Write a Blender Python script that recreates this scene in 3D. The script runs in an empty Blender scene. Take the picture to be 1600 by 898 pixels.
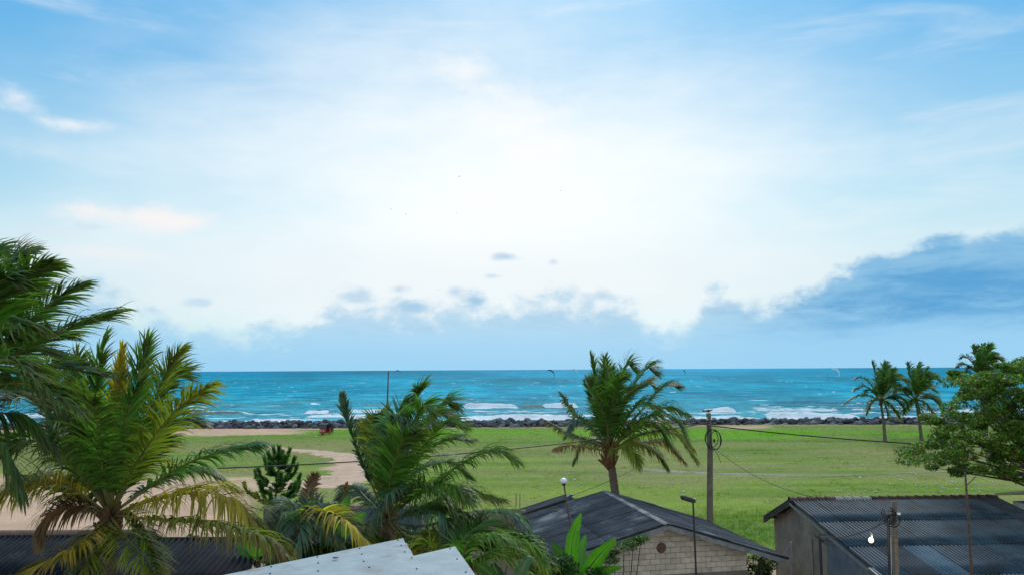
import bpy, bmesh, math, random
import numpy as np
from mathutils import Vector, Matrix
random.seed(7)
rng = np.random.default_rng(11)
sc = bpy.context.scene
col = sc.collection

# ------------------------------------------------------------------ camera
CAMZ, F = 10.5, 1200.0
pit, phi = math.atan(128 / F), 0.0056
f_ = np.array([0, math.cos(pit), math.sin(pit)]); r0 = np.array([1., 0, 0]); u0 = np.array([0, -math.sin(pit), math.cos(pit)])
up_ = math.cos(phi) * u0 + math.sin(phi) * r0
rt_ = math.cos(phi) * r0 - math.sin(phi) * u0
cam = bpy.data.objects.new('camera', bpy.data.cameras.new('camera')); col.objects.link(cam)
cam.data.sensor_width = 36; cam.data.lens = 27.0
cam.data.clip_start = 0.1; cam.data.clip_end = 90000
cam.matrix_world = Matrix(((rt_[0], up_[0], -f_[0], 0), (rt_[1], up_[1], -f_[1], 0), (rt_[2], up_[2], -f_[2], CAMZ), (0, 0, 0, 1)))
sc.camera = cam

def ray(px, py):
    return f_ + (px - 800) / F * rt_ + (449 - py) / F * up_
def P(px, py, D):                       # point seen at a pixel of the photo, D metres ahead
    d = ray(px, py); t = D / d[1]
    return np.array([d[0] * t, D, CAMZ + d[2] * t])
def G(px, py, z=0.0):                   # point seen at a pixel, at height z
    d = ray(px, py); t = (z - CAMZ) / d[2]
    return np.array([d[0] * t, d[1] * t, z])
def proj(p):
    p = np.asarray(p, float) - np.array([0, 0, CAMZ])
    w = np.maximum(p @ f_, 0.1)
    return 800 + F * (p @ rt_) / w, 449 - F * (p @ up_) / w

# ------------------------------------------------------------------ world and sun
SUN_EL, SUN_AZ = math.radians(38), math.radians(6)
w = bpy.data.worlds.new('World'); sc.world = w; w.use_nodes = True
nt = w.node_tree; nt.nodes.clear()

class N:                                 # small node-building helper
    def __init__(s, tree): s.t = tree
    def new(s, typ, **kw):
        n = s.t.nodes.new(typ)
        for k, v in kw.items(): setattr(n, k, v)
        return n
    def link(s, a, b): s.t.links.new(a, b)
    def set(s, sock, v):
        if isinstance(v, (int, float)): sock.default_value = v
        elif isinstance(v, (tuple, list)):
            n = len(sock.default_value); v = tuple(v)
            sock.default_value = v + (1.0,) if n == 4 and len(v) == 3 else v
        else: s.link(v, sock)
    def m(s, op, a, b=0.0, c=None, clamp=False):
        n = s.new('ShaderNodeMath', operation=op, use_clamp=clamp)
        s.set(n.inputs[0], a); s.set(n.inputs[1], b)
        if c is not None: s.set(n.inputs[2], c)
        return n.outputs[0]
    def mix(s, f, a, b, mode='MIX'):
        n = s.new('ShaderNodeMix', data_type='RGBA', blend_type=mode, clamp_factor=True)
        s.set(n.inputs[0], f); s.set(n.inputs[6], a); s.set(n.inputs[7], b)
        return n.outputs[2]
    def noise(s, vec, scale, detail=4, rough=0.55, dist=0.0):
        n = s.new('ShaderNodeTexNoise'); n.inputs['Scale'].default_value = scale
        n.inputs['Detail'].default_value = detail; n.inputs['Roughness'].default_value = rough
        n.inputs['Distortion'].default_value = dist
        if vec is not None: s.link(vec, n.inputs['Vector'])
        return n.outputs['Fac']
    def sstep(s, x, lo, hi):
        n = s.new('ShaderNodeMapRange', interpolation_type='SMOOTHSTEP', clamp=True)
        s.set(n.inputs['Value'], x); s.set(n.inputs['From Min'], lo); s.set(n.inputs['From Max'], hi)
        return n.outputs[0]
    def mapping(s, vec, scale=(1, 1, 1), loc=(0, 0, 0)):
        n = s.new('ShaderNodeMapping'); n.inputs['Scale'].default_value = scale; n.inputs['Location'].default_value = loc
        s.link(vec, n.inputs['Vector']); return n.outputs[0]
    def curve(s, x, pts):
        n = s.new('ShaderNodeFloatCurve'); c = n.mapping.curves[0]
        while len(c.points) > 2: c.points.remove(c.points[1])
        c.points[0].location = pts[0]; c.points[1].location = pts[-1]
        for p in pts[1:-1]: c.points.new(*p)
        for p in c.points: p.handle_type = 'AUTO'
        n.mapping.update(); s.set(n.inputs['Value'], x); return n.outputs[0]
def lin(r, g, b):
    f = lambda c: (c / 255 / 12.92) if c / 255 <= .04045 else ((c / 255 + .055) / 1.055) ** 2.4
    return (f(r), f(g), f(b))
K = 0.12                                 # world background strength
def skc(r, g, b, gain=1.0):              # sky colour as seen, divided by the background strength
    return tuple(c / K * gain for c in lin(r, g, b))
n = N(nt)
tc = n.new('ShaderNodeTexCoord').outputs['Generated']
sep = n.new('ShaderNodeSeparateXYZ'); n.link(tc, sep.inputs[0])
X, Y, Z = sep.outputs
el = n.m('ARCSINE', Z); az = n.m('ARCTAN2', X, Y)
sky = n.new('ShaderNodeTexSky', sky_type='NISHITA'); sky.sun_disc = False
sky.sun_elevation = SUN_EL; sky.sun_rotation = SUN_AZ
sky.air_density = 1.3; sky.dust_density = 1.2; sky.ozone_density = 2.5
# clear air: the Nishita sky behind a thin bright veil that thickens towards the hidden sun
da = n.m('MULTIPLY', n.m('SUBTRACT', az, -0.02), 0.68)
de = n.m('MULTIPLY', n.m('SUBTRACT', el, 0.20), 1.25)
ang = n.m('SQRT', n.m('ADD', n.m('MULTIPLY', da, da), n.m('MULTIPLY', de, de)))
warp = n.noise(n.mapping(tc, (1, 1, 3.0)), 3.6, 6, 0.6)
ang2 = n.m('ADD', ang, n.m('MULTIPLY', n.m('SUBTRACT', warp, 0.5), 0.30))
glow = n.m('POWER', n.m('SUBTRACT', 1.0, n.sstep(ang2, 0.03, 0.50)), 1.15)
high = n.sstep(el, 0.12, 0.44)
base = n.mix(high, skc(186, 224, 240), skc(84, 174, 232))
base = n.mix(0.16, base, n.mix(1.0, sky.outputs[0], (0.75, 1.05, 1.05, 1), 'MULTIPLY'))
c = n.mix(glow, base, skc(249, 254, 255, 1.03))
c = n.mix(n.m('MULTIPLY', n.sstep(el, 0.62, 1.0), .75), c, skc(205, 225, 240))
c = n.mix(n.m('MULTIPLY', n.sstep(n.m('MULTIPLY', Y, -1.0), 0.0, 0.6), .8), c, skc(228, 238, 246))     # thin cloud added in unseen landward sky, as fill      # overhead veil also added fill
# high thin streaks
st = n.noise(n.mapping(tc, (1.2, 1.2, 6.0), (0.3, 0, 0.2)), 2.6, 6, 0.6, 0.6)
c = n.mix(n.m('MULTIPLY', n.sstep(st, 0.52, 0.80), 0.38), c, skc(246, 246, 246, 1.05))
def puff(c, a0, e0, ra, re, colr, amt, seed, lo=0.1, hi=1.2):
    x = n.m('DIVIDE', n.m('SUBTRACT', az, a0), ra); y = n.m('DIVIDE', n.m('SUBTRACT', el, e0), re)
    r = n.m('SQRT', n.m('ADD', n.m('MULTIPLY', x, x), n.m('MULTIPLY', y, y)))
    nn = n.noise(n.mapping(tc, (1, 1, 1.8), (seed, 0, 0)), 16, 6, 0.62)
    s_ = n.m('ADD', n.m('SUBTRACT', 1.0, r), n.m('MULTIPLY', n.m('SUBTRACT', nn, 0.5), 2.2))
    return n.mix(n.m('MULTIPLY', n.sstep(s_, lo, hi), amt), c, colr)
pa = lambda px: math.atan((px - 800) / F)
pe = lambda px, py: math.atan((577 - (px - 800) * .0056 - py) / F * math.cos(pa(px)))
for px, py, rx, ry, cc, amt, sd in [
    (5, 140, 45, 26, (238, 244, 250), .9, 1.), (90, 186, 62, 16, (236, 243, 249), .85, 2.), (70, 235, 90, 22, (222, 236, 246), .5, 3.),
    (210, 338, 150, 26, (252, 246, 244), .95, 4.), (170, 395, 120, 16, (248, 242, 244), .6, 5.),
    (720, 95, 90, 45, (250, 252, 252), .8, 6.), (800, 160, 130, 60, (253, 254, 254), .8, 7.), (860, 230, 120, 50, (254, 254, 254), .8, 7.),
    (60, 358, 90, 14, (214, 226, 238), .6, 8.), (140, 352, 34, 10, (196, 220, 236), .7, 9.), (40, 385, 90, 14, (240, 235, 240), .6, 10.)]:
    c = puff(c, pa(px), pe(px, py), rx / F, ry / F, skc(*cc), amt, sd)
# warm pale zone above the bank
low = n.m('MULTIPLY', n.sstep(el, 0.04, 0.09), n.m('SUBTRACT', 1.0, n.sstep(el, 0.11, 0.21)))
c = n.mix(n.m('MULTIPLY', low, 0.5), c, skc(236, 242, 246))
for px, py, rx, ry, cc, amt, sd in [
    (788, 400, 34, 11, (176, 208, 232), .8, 11.), (866, 408, 12, 8, (190, 216, 236), .6, 12.), (768, 431, 22, 6, (196, 218, 238), .6, 13.),
    (556, 462, 38, 20, (140, 190, 226), .5, 14.), (312, 472, 28, 12, (170, 208, 234), .5, 15.), (622, 452, 26, 12, (156, 198, 229), .5, 16.),
    (712, 455, 26, 13, (150, 194, 228), .5, 17.), (650, 480, 60, 20, (150, 196, 229), .8, 18.), (745, 470, 30, 26, (148, 194, 228), .85, 19.),
    (1485, 372, 42, 13, (100, 168, 218), .95, 20.), (946, 462, 42, 16, (140, 190, 226), .5, 21.), (1120, 488, 34, 14, (150, 190, 224), .8, 22.)]:
    c = puff(c, pa(px), pe(px, py), rx / F, ry / F, skc(*cc), amt * 1.0, sd, 0.15, 1.0)
# cumulus bank along the horizon: top edge follows the photograph, then goes on round the horizon
prof = [(-2.2, .10), (-1.2, .09), (-.75, .105), (-.588, .118), (-.52, .118), (-.469, .094), (-.43, .074), (-.33, .066), (-.26, .072), (-.20, .104), (-.133, .100),
        (-.06, .104), (0, .100), (.042, .112), (.10, .108), (.133, .102), (.173, .076), (.213, .066), (.24, .100), (.268, .106), (.298, .082), (.33, .092),
        (.38, .112), (.409, .128), (.45, .140), (.50, .147), (.588, .156), (.75, .14), (1.1, .10), (2.2, .10)]
top = n.curve(n.m('ADD', n.m('DIVIDE', az, 2 * math.pi), 0.5), [(0, .5)] + [(a / (2 * math.pi) + .5, h * 5) for a, h in prof] + [(1, .5)])
top = n.m('DIVIDE', top, 5.0)
nz1 = n.noise(n.mapping(tc, (1, 1, 1.6)), 19, 3, 0.5, 0.4); nz2 = n.noise(n.mapping(tc, (1, 1, 1.4), (5, 2, 1)), 42, 6, 0.62)
right = n.sstep(az, .18, .42)
edge = n.m('ADD', n.m('SUBTRACT', top, el), n.m('MULTIPLY', n.m('SUBTRACT', 1.0, n.m('MULTIPLY', right, .5)), n.m('ADD', n.m('MULTIPLY', n.m('SUBTRACT', nz1, .5), .085), n.m('MULTIPLY', n.m('SUBTRACT', nz2, .5), .060))))
right = n.sstep(az, .18, .42)
soft = n.m('ADD', n.m('MULTIPLY', n.m('SUBTRACT', 1.0, right), .022), .020)
mask = n.sstep(n.m('DIVIDE', edge, soft), 0.0, 1.0)
mask = n.m('MULTIPLY', mask, n.m('ADD', .80, n.m('MULTIPLY', right, .2)))
inner = n.noise(n.mapping(tc, (1, 1, 4.5), (1, 7, 2)), 11, 7, 0.62, .3)
dens = n.sstep(n.m('ADD', n.m('MULTIPLY', edge, 7.0), n.m('MULTIPLY', inner, 1.7)), .75, 1.55)
dark = n.mix(right, skc(150, 200, 232), skc(94, 165, 215))
cl = n.mix(dens, n.mix(right, skc(180, 214, 236), skc(142, 194, 229)), dark)
lowh = n.m('SUBTRACT', 1.0, n.sstep(n.m('ADD', el, n.m('MULTIPLY', n.m('SUBTRACT', inner, .5), .06)), 0.030, 0.080))
cl = n.mix(n.m('MULTIPLY', lowh, .92), cl, n.mix(n.noise(n.mapping(tc, (1, 1, 6)), 6, 3), skc(162, 213, 245), skc(152, 206, 240)))
c = n.mix(mask, c, cl)
c = n.mix(n.m('MULTIPLY', n.m('SUBTRACT', 1.0, n.sstep(el, 0.0, 0.06)), .8), c, skc(158, 211, 244))
# under the horizon (never seen past the ground and the sea): dull sea colour
c = n.mix(n.m('SUBTRACT', 1.0, n.sstep(el, -0.05, -0.005)), c, skc(70, 120, 130))
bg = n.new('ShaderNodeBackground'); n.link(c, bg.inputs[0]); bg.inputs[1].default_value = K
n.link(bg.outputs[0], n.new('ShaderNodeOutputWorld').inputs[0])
w.cycles.sampling_method = 'MANUAL'; w.cycles.sample_map_resolution = 1024

sl = bpy.data.lights.new('sun', 'SUN'); sl.energy = 2.3; sl.angle = math.radians(24); sl.color = (1.0, 0.95, 0.88)
so = bpy.data.objects.new('sun', sl); col.objects.link(so)
sd = Vector((math.sin(SUN_AZ) * math.cos(SUN_EL), math.cos(SUN_AZ) * math.cos(SUN_EL), math.sin(SUN_EL)))
so.rotation_euler = sd.to_track_quat('Z', 'Y').to_euler(); so.location = (0, 0, 60)
vs = sc.view_settings; vs.view_transform = 'Standard'; vs.look = 'None'; vs.gamma = 1; vs.exposure = 0.0; vs.use_curve_mapping = False

# ------------------------------------------------------------------ materials
def mat(name, c1, c2=None, rough=.8, scale=6.0, detail=5, bump=.2, bscale=None, coords='Object', stretch=(1, 1, 1), c3=None, c3t=(.6, .7), metal=0.0, spec=.4, rand=0.0, tex_dist=.01):
    m_ = bpy.data.materials.new(name); m_.use_nodes = True; t = m_.node_tree; t.nodes.clear(); k = N(t)
    if coords == 'World': v = k.new('ShaderNodeNewGeometry').outputs['Position']
    else: v = k.new('ShaderNodeTexCoord').outputs[coords]
    v = k.mapping(v, stretch)
    colr = k.mix(k.sstep(k.noise(v, scale, detail, .6), .3, .7), c1, c2 or tuple(x * .7 for x in c1))
    if c3: colr = k.mix(k.sstep(k.noise(k.mapping(v, (1, 1, 1), (9, 4, 2)), scale * .6, 6, .65), *c3t), colr, c3)
    if rand:
        oi = k.new('ShaderNodeObjectInfo').outputs['Random']
        hsv = k.new('ShaderNodeHueSaturation'); k.link(colr, hsv.inputs['Color'])
        k.link(k.m('ADD', 1 - rand, k.m('MULTIPLY', oi, 2 * rand)), hsv.inputs['Value']); colr = hsv.outputs[0]
    b = k.new('ShaderNodeBsdfPrincipled'); k.link(colr, b.inputs['Base Color'])
    b.inputs['Roughness'].default_value = rough; b.inputs['Metallic'].default_value = metal; b.inputs['Specular IOR Level'].default_value = spec
    if bump:
        bp = k.new('ShaderNodeBump'); bp.inputs['Strength'].default_value = bump; bp.inputs['Distance'].default_value = tex_dist
        k.link(k.noise(v, bscale or scale * 5, 5, .65), bp.inputs['Height']); k.link(bp.outputs[0], b.inputs['Normal'])
    k.link(b.outputs[0], k.new('ShaderNodeOutputMaterial').inputs[0])
    return m_
def attr_mat(name, rough=.5, trans=.0, noise=.25, nscale=8, bump=.0, spec=.4, tgain=(1.15, 1.5, .55)):
    m_ = bpy.data.materials.new(name); m_.use_nodes = True; t = m_.node_tree; t.nodes.clear(); k = N(t)
    a = k.new('ShaderNodeAttribute', attribute_name='tone').outputs['Color']
    pos = k.new('ShaderNodeNewGeometry').outputs['Position']
    nn = k.noise(pos, nscale, 4, .65)
    a = k.mix(1.0, a, k.mix(nn, (1 - noise,) * 3 + (1,), (1 + noise,) * 3 + (1,)), 'MULTIPLY')
    b = k.new('ShaderNodeBsdfPrincipled'); k.link(a, b.inputs['Base Color']); b.inputs['Roughness'].default_value = rough
    b.inputs['Specular IOR Level'].default_value = spec
    out = b.outputs[0]
    if bump:
        bp = k.new('ShaderNodeBump'); bp.inputs['Strength'].default_value = bump; bp.inputs['Distance'].default_value = .05
        k.link(k.noise(pos, nscale * 2, 6, .7), bp.inputs['Height']); k.link(bp.outputs[0], b.inputs['Normal'])
    if trans:
        tr = k.new('ShaderNodeBsdfTranslucent'); k.link(k.mix(1.0, a, tgain + (1,), 'MULTIPLY'), tr.inputs[0])
        ms = k.new('ShaderNodeMixShader'); ms.inputs[0].default_value = trans; k.link(out, ms.inputs[1]); k.link(tr.outputs[0], ms.inputs[2]); out = ms.outputs[0]
    k.link(out, k.new('ShaderNodeOutputMaterial').inputs[0])
    return m_
M = {}
M['leaf'] = attr_mat('palm_leaf', .48, .42, .3, 3, spec=.3)
M['broadleaf'] = attr_mat('broad_leaf', .5, .42, .3, 2, spec=.3)
M['grass'] = attr_mat('grass_blade', .8, .45, .3, .6, spec=.2)
M['rachis'] = mat('frond_midrib', (.24, .20, .05), (.12, .13, .03), .5, 3)
M['bark'] = mat('palm_bark', (.20, .16, .12), (.10, .08, .06), .9, 4, bump=.8, stretch=(1, 1, 5), tex_dist=.03)
M['fibre'] = mat('palm_fibre', (.22, .10, .045), (.10, .055, .03), .95, 6, bump=.9, stretch=(1, 1, .4), tex_dist=.03)
M['treebark'] = mat('tree_bark', (.10, .075, .055), (.05, .04, .03), .9, 5, bump=.8, tex_dist=.03)
M['roof'] = mat('weathered_roof_sheet', (.085, .098, .115), (.045, .052, .062), .9, .7, 9, bump=.5, bscale=14, coords='World', c3=(.30, .32, .34), c3t=(.55, .76), rand=.03, spec=.12)
M['roofblue'] = mat('blue_grey_roof_sheet', (.040, .078, .105), (.014, .028, .040), .6, 1.1, 8, bump=.5, bscale=14, coords='World', c3=(.09, .15, .18), c3t=(.56, .8), rand=.10, spec=.28)
M['roofdark'] = mat('dark_old_roof_sheet', (.034, .042, .055), (.018, .022, .030), .9, 1.2, 8, bump=.5, bscale=14, coords='World', c3=(.10, .11, .12), c3t=(.58, .8), rand=.15, spec=.12)
M['rooflight'] = mat('pale_roof_sheet', (.13, .19, .24), (.08, .13, .17), .85, 1.2, 8, bump=.4, bscale=14, coords='World', c3=(.22, .28, .32), rand=.1, spec=.15)
M['ridgecap'] = mat('ridge_cap', (.24, .25, .25), (.12, .13, .13), .8, 2.5, 6, bump=.5, coords='World', c3=(.10, .10, .07))
M['terracotta'] = mat('terracotta_tile', (.13, .060, .045), (.065, .045, .042), .85, 5, bump=.5, coords='World', c3=(.05, .045, .045), rand=.3)
M['limewash'] = mat('limewashed_tile', (.42, .41, .39), (.28, .26, .25), .85, 5, bump=.5, coords='World')
M['block'] = mat('cement_block', (.55, .485, .395), (.43, .38, .31), .92, 6, 7, bump=.7, bscale=60, coords='World', c3=(.30, .26, .20), rand=.14)
M['mortar'] = mat('mortar', (.30, .27, .22), (.22, .195, .16), .95, 5, bump=.5, coords='World')
M['plaster'] = mat('stained_plaster', (.34, .28, .21), (.20, .165, .13), .92, 1.1, 8, bump=.6, bscale=20, coords='World', c3=(.12, .11, .10), c3t=(.55, .75))
M['greyplaster'] = mat('grey_plaster', (.17, .20, .23), (.10, .12, .14), .92, 1.3, 8, bump=.6, bscale=20, coords='World')
M['timber'] = mat('dark_timber', (.055, .045, .038), (.028, .024, .022), .85, 4, bump=.6, stretch=(1, 1, .3))
M['wood'] = mat('brown_timber', (.17, .11, .075), (.09, .06, .045), .85, 4, bump=.6)
M['whitesheet'] = mat('pale_roof_panel', (.32, .395, .425), (.25, .305, .335), .65, 2.4, 8, bump=.15, bscale=9, coords='World', c3=(.19, .17, .15), c3t=(.50, .72), spec=.15)
M['screw'] = mat('screw_head', (.05, .06, .12), rough=.5, bump=0)
M['concrete'] = mat('concrete', (.19, .17, .14), (.11, .10, .085), .9, 3, 7, bump=.6, bscale=30, c3=(.11, .10, .09), c3t=(.6, .75))
M['wallpaint'] = mat('painted_wall', (.35, .36, .36), (.26, .26, .26), .9, 1.5, 7, bump=.4, coords='World')
M['rock'] = mat('sea_rock', (.125, .135, .155), (.055, .062, .078), .85, 1.4, 8, bump=.9, bscale=7, c3=(.17, .15, .14), c3t=(.58, .72), rand=.5, tex_dist=.08)
M['black'] = mat('black_rubber', (.018, .018, .02), (.012, .012, .014), .6, 8, bump=.2)
M['cable'] = mat('black_cable', (.015, .017, .02), rough=.6, bump=0)
M['rust'] = mat('rusty_iron', (.13, .075, .05), (.06, .045, .04), .85, 9, bump=.5)
M['darkmetal'] = mat('dark_painted_metal', (.030, .033, .038), (.02, .02, .025), .5, 9, bump=.2)
M['greymetal'] = mat('galvanised_metal', (.32, .33, .34), (.22, .23, .24), .45, 9, bump=.2, metal=.5)
M['litter'] = mat('pale_litter', (.48, .49, .47), (.36, .38, .38), .7, 3, bump=.3, rand=.3)
M['redpaint'] = mat('red_paint', (.42, .03, .03), (.30, .02, .02), .35, 3, bump=.05)
M['canvas'] = mat('navy_canvas', (.03, .04, .09), (.02, .025, .06), .8, 5, bump=.3)
M['skin'] = mat('brown_skin', (.20, .10, .06), rough=.55, bump=.05)
M['hair'] = mat('black_hair', (.012, .010, .009), rough=.5, bump=.3, scale=30)
M['shirt'] = mat('dark_shirt', (.03, .045, .06), rough=.85)
M['trousers'] = mat('dark_trousers', (.022, .028, .035), rough=.85)
M['kitedark'] = mat('dark_kite_cloth', (.05, .03, .07), (.10, .03, .05), .6, 2, bump=.1)
M['feather'] = mat('black_feathers', (.018, .018, .022), rough=.6, scale=20)
M['bluetarp'] = mat('blue_tin_sheet', (.075, .12, .165), (.045, .075, .11), .6, 1.5, 7, bump=.3, bscale=12, coords='World', c3=(.15, .11, .09), c3t=(.6, .75), rand=.2)
def cloth(name, c_):
    m_ = bpy.data.materials.new(name); m_.use_nodes = True; t = m_.node_tree; t.nodes.clear(); k = N(t); colr = k.mix(k.noise(None, 2.0), c_, tuple(x * .85 for x in c_))
    a = k.new('ShaderNodeBsdfDiffuse'); b = k.new('ShaderNodeBsdfTranslucent'); k.link(colr, a.inputs[0]); k.link(colr, b.inputs[0]); m2 = k.new('ShaderNodeMixShader'); m2.inputs[0].default_value = .5
    k.link(a.outputs[0], m2.inputs[1]); k.link(b.outputs[0], m2.inputs[2]); k.link(m2.outputs[0], k.new('ShaderNodeOutputMaterial').inputs[0]); return m_
M['kitewhite'] = cloth('white_kite_cloth', (.9, .93, .95))
def glass_mat():
    m_ = bpy.data.materials.new('dark_glass'); m_.use_nodes = True; k = N(m_.node_tree); b = m_.node_tree.nodes['Principled BSDF']
    b.inputs['Base Color'].default_value = (.02, .03, .035, 1); b.inputs['Roughness'].default_value = .08
    bp = k.new('ShaderNodeBump'); bp.inputs['Strength'].default_value = .02; k.link(k.noise(None, 3), bp.inputs['Height']); k.link(bp.outputs[0], b.inputs['Normal']); return m_
M['glass'] = glass_mat()
def emit_mat(name, c_, s_):
    m_ = bpy.data.materials.new(name); m_.use_nodes = True; b = m_.node_tree.nodes['Principled BSDF']
    b.inputs['Base Color'].default_value = c_ + (1,); b.inputs['Emission Color'].default_value = c_ + (1,); b.inputs['Emission Strength'].default_value = s_; return m_
M['bulb'] = emit_mat('lit_bulb', (1.0, .90, .62), 4.0)
M['globe'] = mat('white_lamp_glass', (.80, .84, .86), (.7, .76, .8), .25, 3, bump=.05)

# ------------------------------------------------------------------ object helpers
ABS = {}
def props(o, label=None, cat=None, group=None, kind=None):
    if label: o['label'] = label
    if cat: o['category'] = cat
    if group: o['group'] = group
    if kind: o['kind'] = kind
    return o
def thing(name, loc, label, cat, group=None):
    o = bpy.data.objects.new(name, None); col.objects.link(o); o.location = Vector(loc); o.empty_display_size = .3
    ABS[o] = np.array(loc, float); return props(o, label, cat, group)
def mesh_np(name, V, Fq, tone=None, smooth=False):
    V = np.asarray(V, np.float32); me = bpy.data.meshes.new(name)
    if isinstance(Fq, np.ndarray):
        k = Fq.shape[1]; me.vertices.add(len(V)); me.vertices.foreach_set('co', V.ravel())
        me.loops.add(Fq.size); me.loops.foreach_set('vertex_index', Fq.ravel().astype(np.int32))
        me.polygons.add(len(Fq)); me.polygons.foreach_set('loop_start', np.arange(0, Fq.size, k, dtype=np.int32))
        me.update(calc_edges=True)
    else:
        me.from_pydata([tuple(v) for v in V], [], [tuple(int(i) for i in f) for f in Fq]); me.update()
    if tone is not None:
        T = np.ones((len(V), 4), np.float32); T[:, :3] = tone
        a = me.attributes.new('tone', 'FLOAT_COLOR', 'POINT'); a.data.foreach_set('color', T.ravel())
    if smooth: me.shade_smooth()
    return me
def add(name, V, Fq, m_, parent=None, tone=None, smooth=False, origin=None, **pr):
    V = np.asarray(V, float)
    if parent is not None: org = ABS[parent]
    elif origin is not None: org = np.array(origin, float)
    else: org = np.zeros(3)
    me = mesh_np(name, V - org, Fq, tone, smooth); me.materials.append(m_)
    o = bpy.data.objects.new(name, me); col.objects.link(o); ABS[o] = org
    if parent is not None: o.parent = parent
    else: o.location = Vector(org)
    return props(o, **pr)
def inst(name, me, Mx, parent, **pr):    # shared mesh placed by a world matrix under a translated parent
    o = bpy.data.objects.new(name, me); col.objects.link(o); o.parent = parent
    o.matrix_local = Matrix.Translation(-Vector(ABS[parent])) @ Mx
    ABS[o] = None
    return props(o, **pr)
class Mb:                                # collects simple shapes into one mesh
    def __init__(s): s.V = []; s.F = []
    def raw(s, V, Fq):
        b = len(s.V); s.V += [tuple(v) for v in V]; s.F += [tuple(i + b for i in f) for f in Fq]; return s
    def box(s, c_, size, u=(1, 0, 0), v=(0, 1, 0), w_=(0, 0, 1), bev=0.0):
        c_ = np.array(c_, float); u, v, w_ = (np.array(a, float) for a in (u, v, w_)); hx, hy, hz = (a / 2 for a in size)
        if bev <= 0:
            V = [c_ + u * hx * i + v * hy * j + w_ * hz * k for k in (-1, 1) for j in (-1, 1) for i in (-1, 1)]
            return s.raw(V, [(0, 2, 3, 1), (4, 5, 7, 6), (0, 1, 5, 4), (2, 6, 7, 3), (0, 4, 6, 2), (1, 3, 7, 5)])
        V = []; L = [(-hz, 1), (-hz + bev, 0), (hz - bev, 0), (hz, 1)]
        for z, inn in L:
            a = hx - bev * inn; b = hy - bev * inn
            for i, j in ((-1, -1), (1, -1), (1, 1), (-1, 1)): V.append(c_ + u * a * i + v * b * j + w_ * z)
        Fq = [(3, 2, 1, 0), (12, 13, 14, 15)]
        for l in range(3):
            for q in range(4): Fq.append((l * 4 + q, l * 4 + (q + 1) % 4, l * 4 + 4 + (q + 1) % 4, l * 4 + 4 + q))
        return s.raw(V, Fq)
    def tube(s, pts, rad, seg=8, cap=True):
        pts = [np.array(p, float) for p in pts]; nP = len(pts); rad = [rad] * nP if np.isscalar(rad) else rad
        V = []; ref = None
        for i, p in enumerate(pts):
            t = pts[min(i + 1, nP - 1)] - pts[max(i - 1, 0)]; t = t / (np.linalg.norm(t) + 1e-9)
            if ref is None: ref = np.array([0, 0, 1.]) if abs(t[2]) < .9 else np.array([1., 0, 0])
            a = np.cross(t, ref); a /= np.linalg.norm(a) + 1e-9; b = np.cross(t, a); ref = -b if np.dot(-b, ref) > 0 else b
            for q in range(seg):
                an = 2 * math.pi * q / seg; V.append(p + (a * math.cos(an) + ref * math.sin(an)) * rad[i])
        Fq = []
        for i in range(nP - 1):
            for q in range(seg): Fq.append((i * seg + q, i * seg + (q + 1) % seg, (i + 1) * seg + (q + 1) % seg, (i + 1) * seg + q))
        if cap: Fq += [tuple(range(seg))[::-1], tuple((nP - 1) * seg + q for q in range(seg))]
        return s.raw(V, Fq)
    def ball(s, c_, r, nu=10, nv=7):
        c_ = np.array(c_, float); r = np.array([r] * 3 if np.isscalar(r) else r, float); V = [c_ + r * (0, 0, 1)]
        for i in range(1, nv):
            th = math.pi * i / nv
            for j in range(nu): V.append(c_ + r * (math.sin(th) * math.cos(2 * math.pi * j / nu), math.sin(th) * math.sin(2 * math.pi * j / nu), math.cos(th)))
        V.append(c_ - r * (0, 0, 1)); Fq = [(0, 1 + j, 1 + (j + 1) % nu) for j in range(nu)]
        for i in range(nv - 2):
            for j in range(nu): a = 1 + i * nu; Fq.append((a + j, a + nu + j, a + nu + (j + 1) % nu, a + (j + 1) % nu))
        a = 1 + (nv - 2) * nu; Fq += [(a + j, len(V) - 1, a + (j + 1) % nu) for j in range(nu)]
        return s.raw(V, Fq)
    def poly(s, top, bottom):            # prism between two equal outlines
        k = len(top); V = list(top) + list(bottom); Fq = [tuple(range(k)), tuple(range(2 * k - 1, k - 1, -1))]
        for i in range(k): Fq.append((i, k + i, k + (i + 1) % k, (i + 1) % k))
        return s.raw(V, Fq)
    def out(s, name, m_, parent=None, smooth=False, **kw): return add(name, s.V, s.F, m_, parent, smooth=smooth, **kw)
def vn(seed, x, y):                      # cheap smooth value noise, 0..1
    xi = np.floor(x).astype(np.int64); yi = np.floor(y).astype(np.int64); fx = x - xi; fy = y - yi; fx = fx * fx * (3 - 2 * fx); fy = fy * fy * (3 - 2 * fy)
    def h(a, b):
        v = (a * 374761393 + b * 668265263 + seed * 1442695) & 0x7fffffff; v = ((v ^ (v >> 13)) * 1274126177) & 0x7fffffff; return ((v ^ (v >> 16)) & 0xffff) / 65535.0
    return (h(xi, yi) * (1 - fx) + h(xi + 1, yi) * fx) * (1 - fy) + (h(xi, yi + 1) * (1 - fx) + h(xi + 1, yi + 1) * fx) * fy
def fbm(seed, x, y, o=4): return sum(vn(seed + i, x * 2 ** i, y * 2 ** i) / 2 ** (i + 1) for i in range(o)) / (1 - .5 ** o)
def sst(x, a, b): t = np.clip((x - a) / (b - a), 0, 1); return t * t * (3 - 2 * t)

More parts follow.
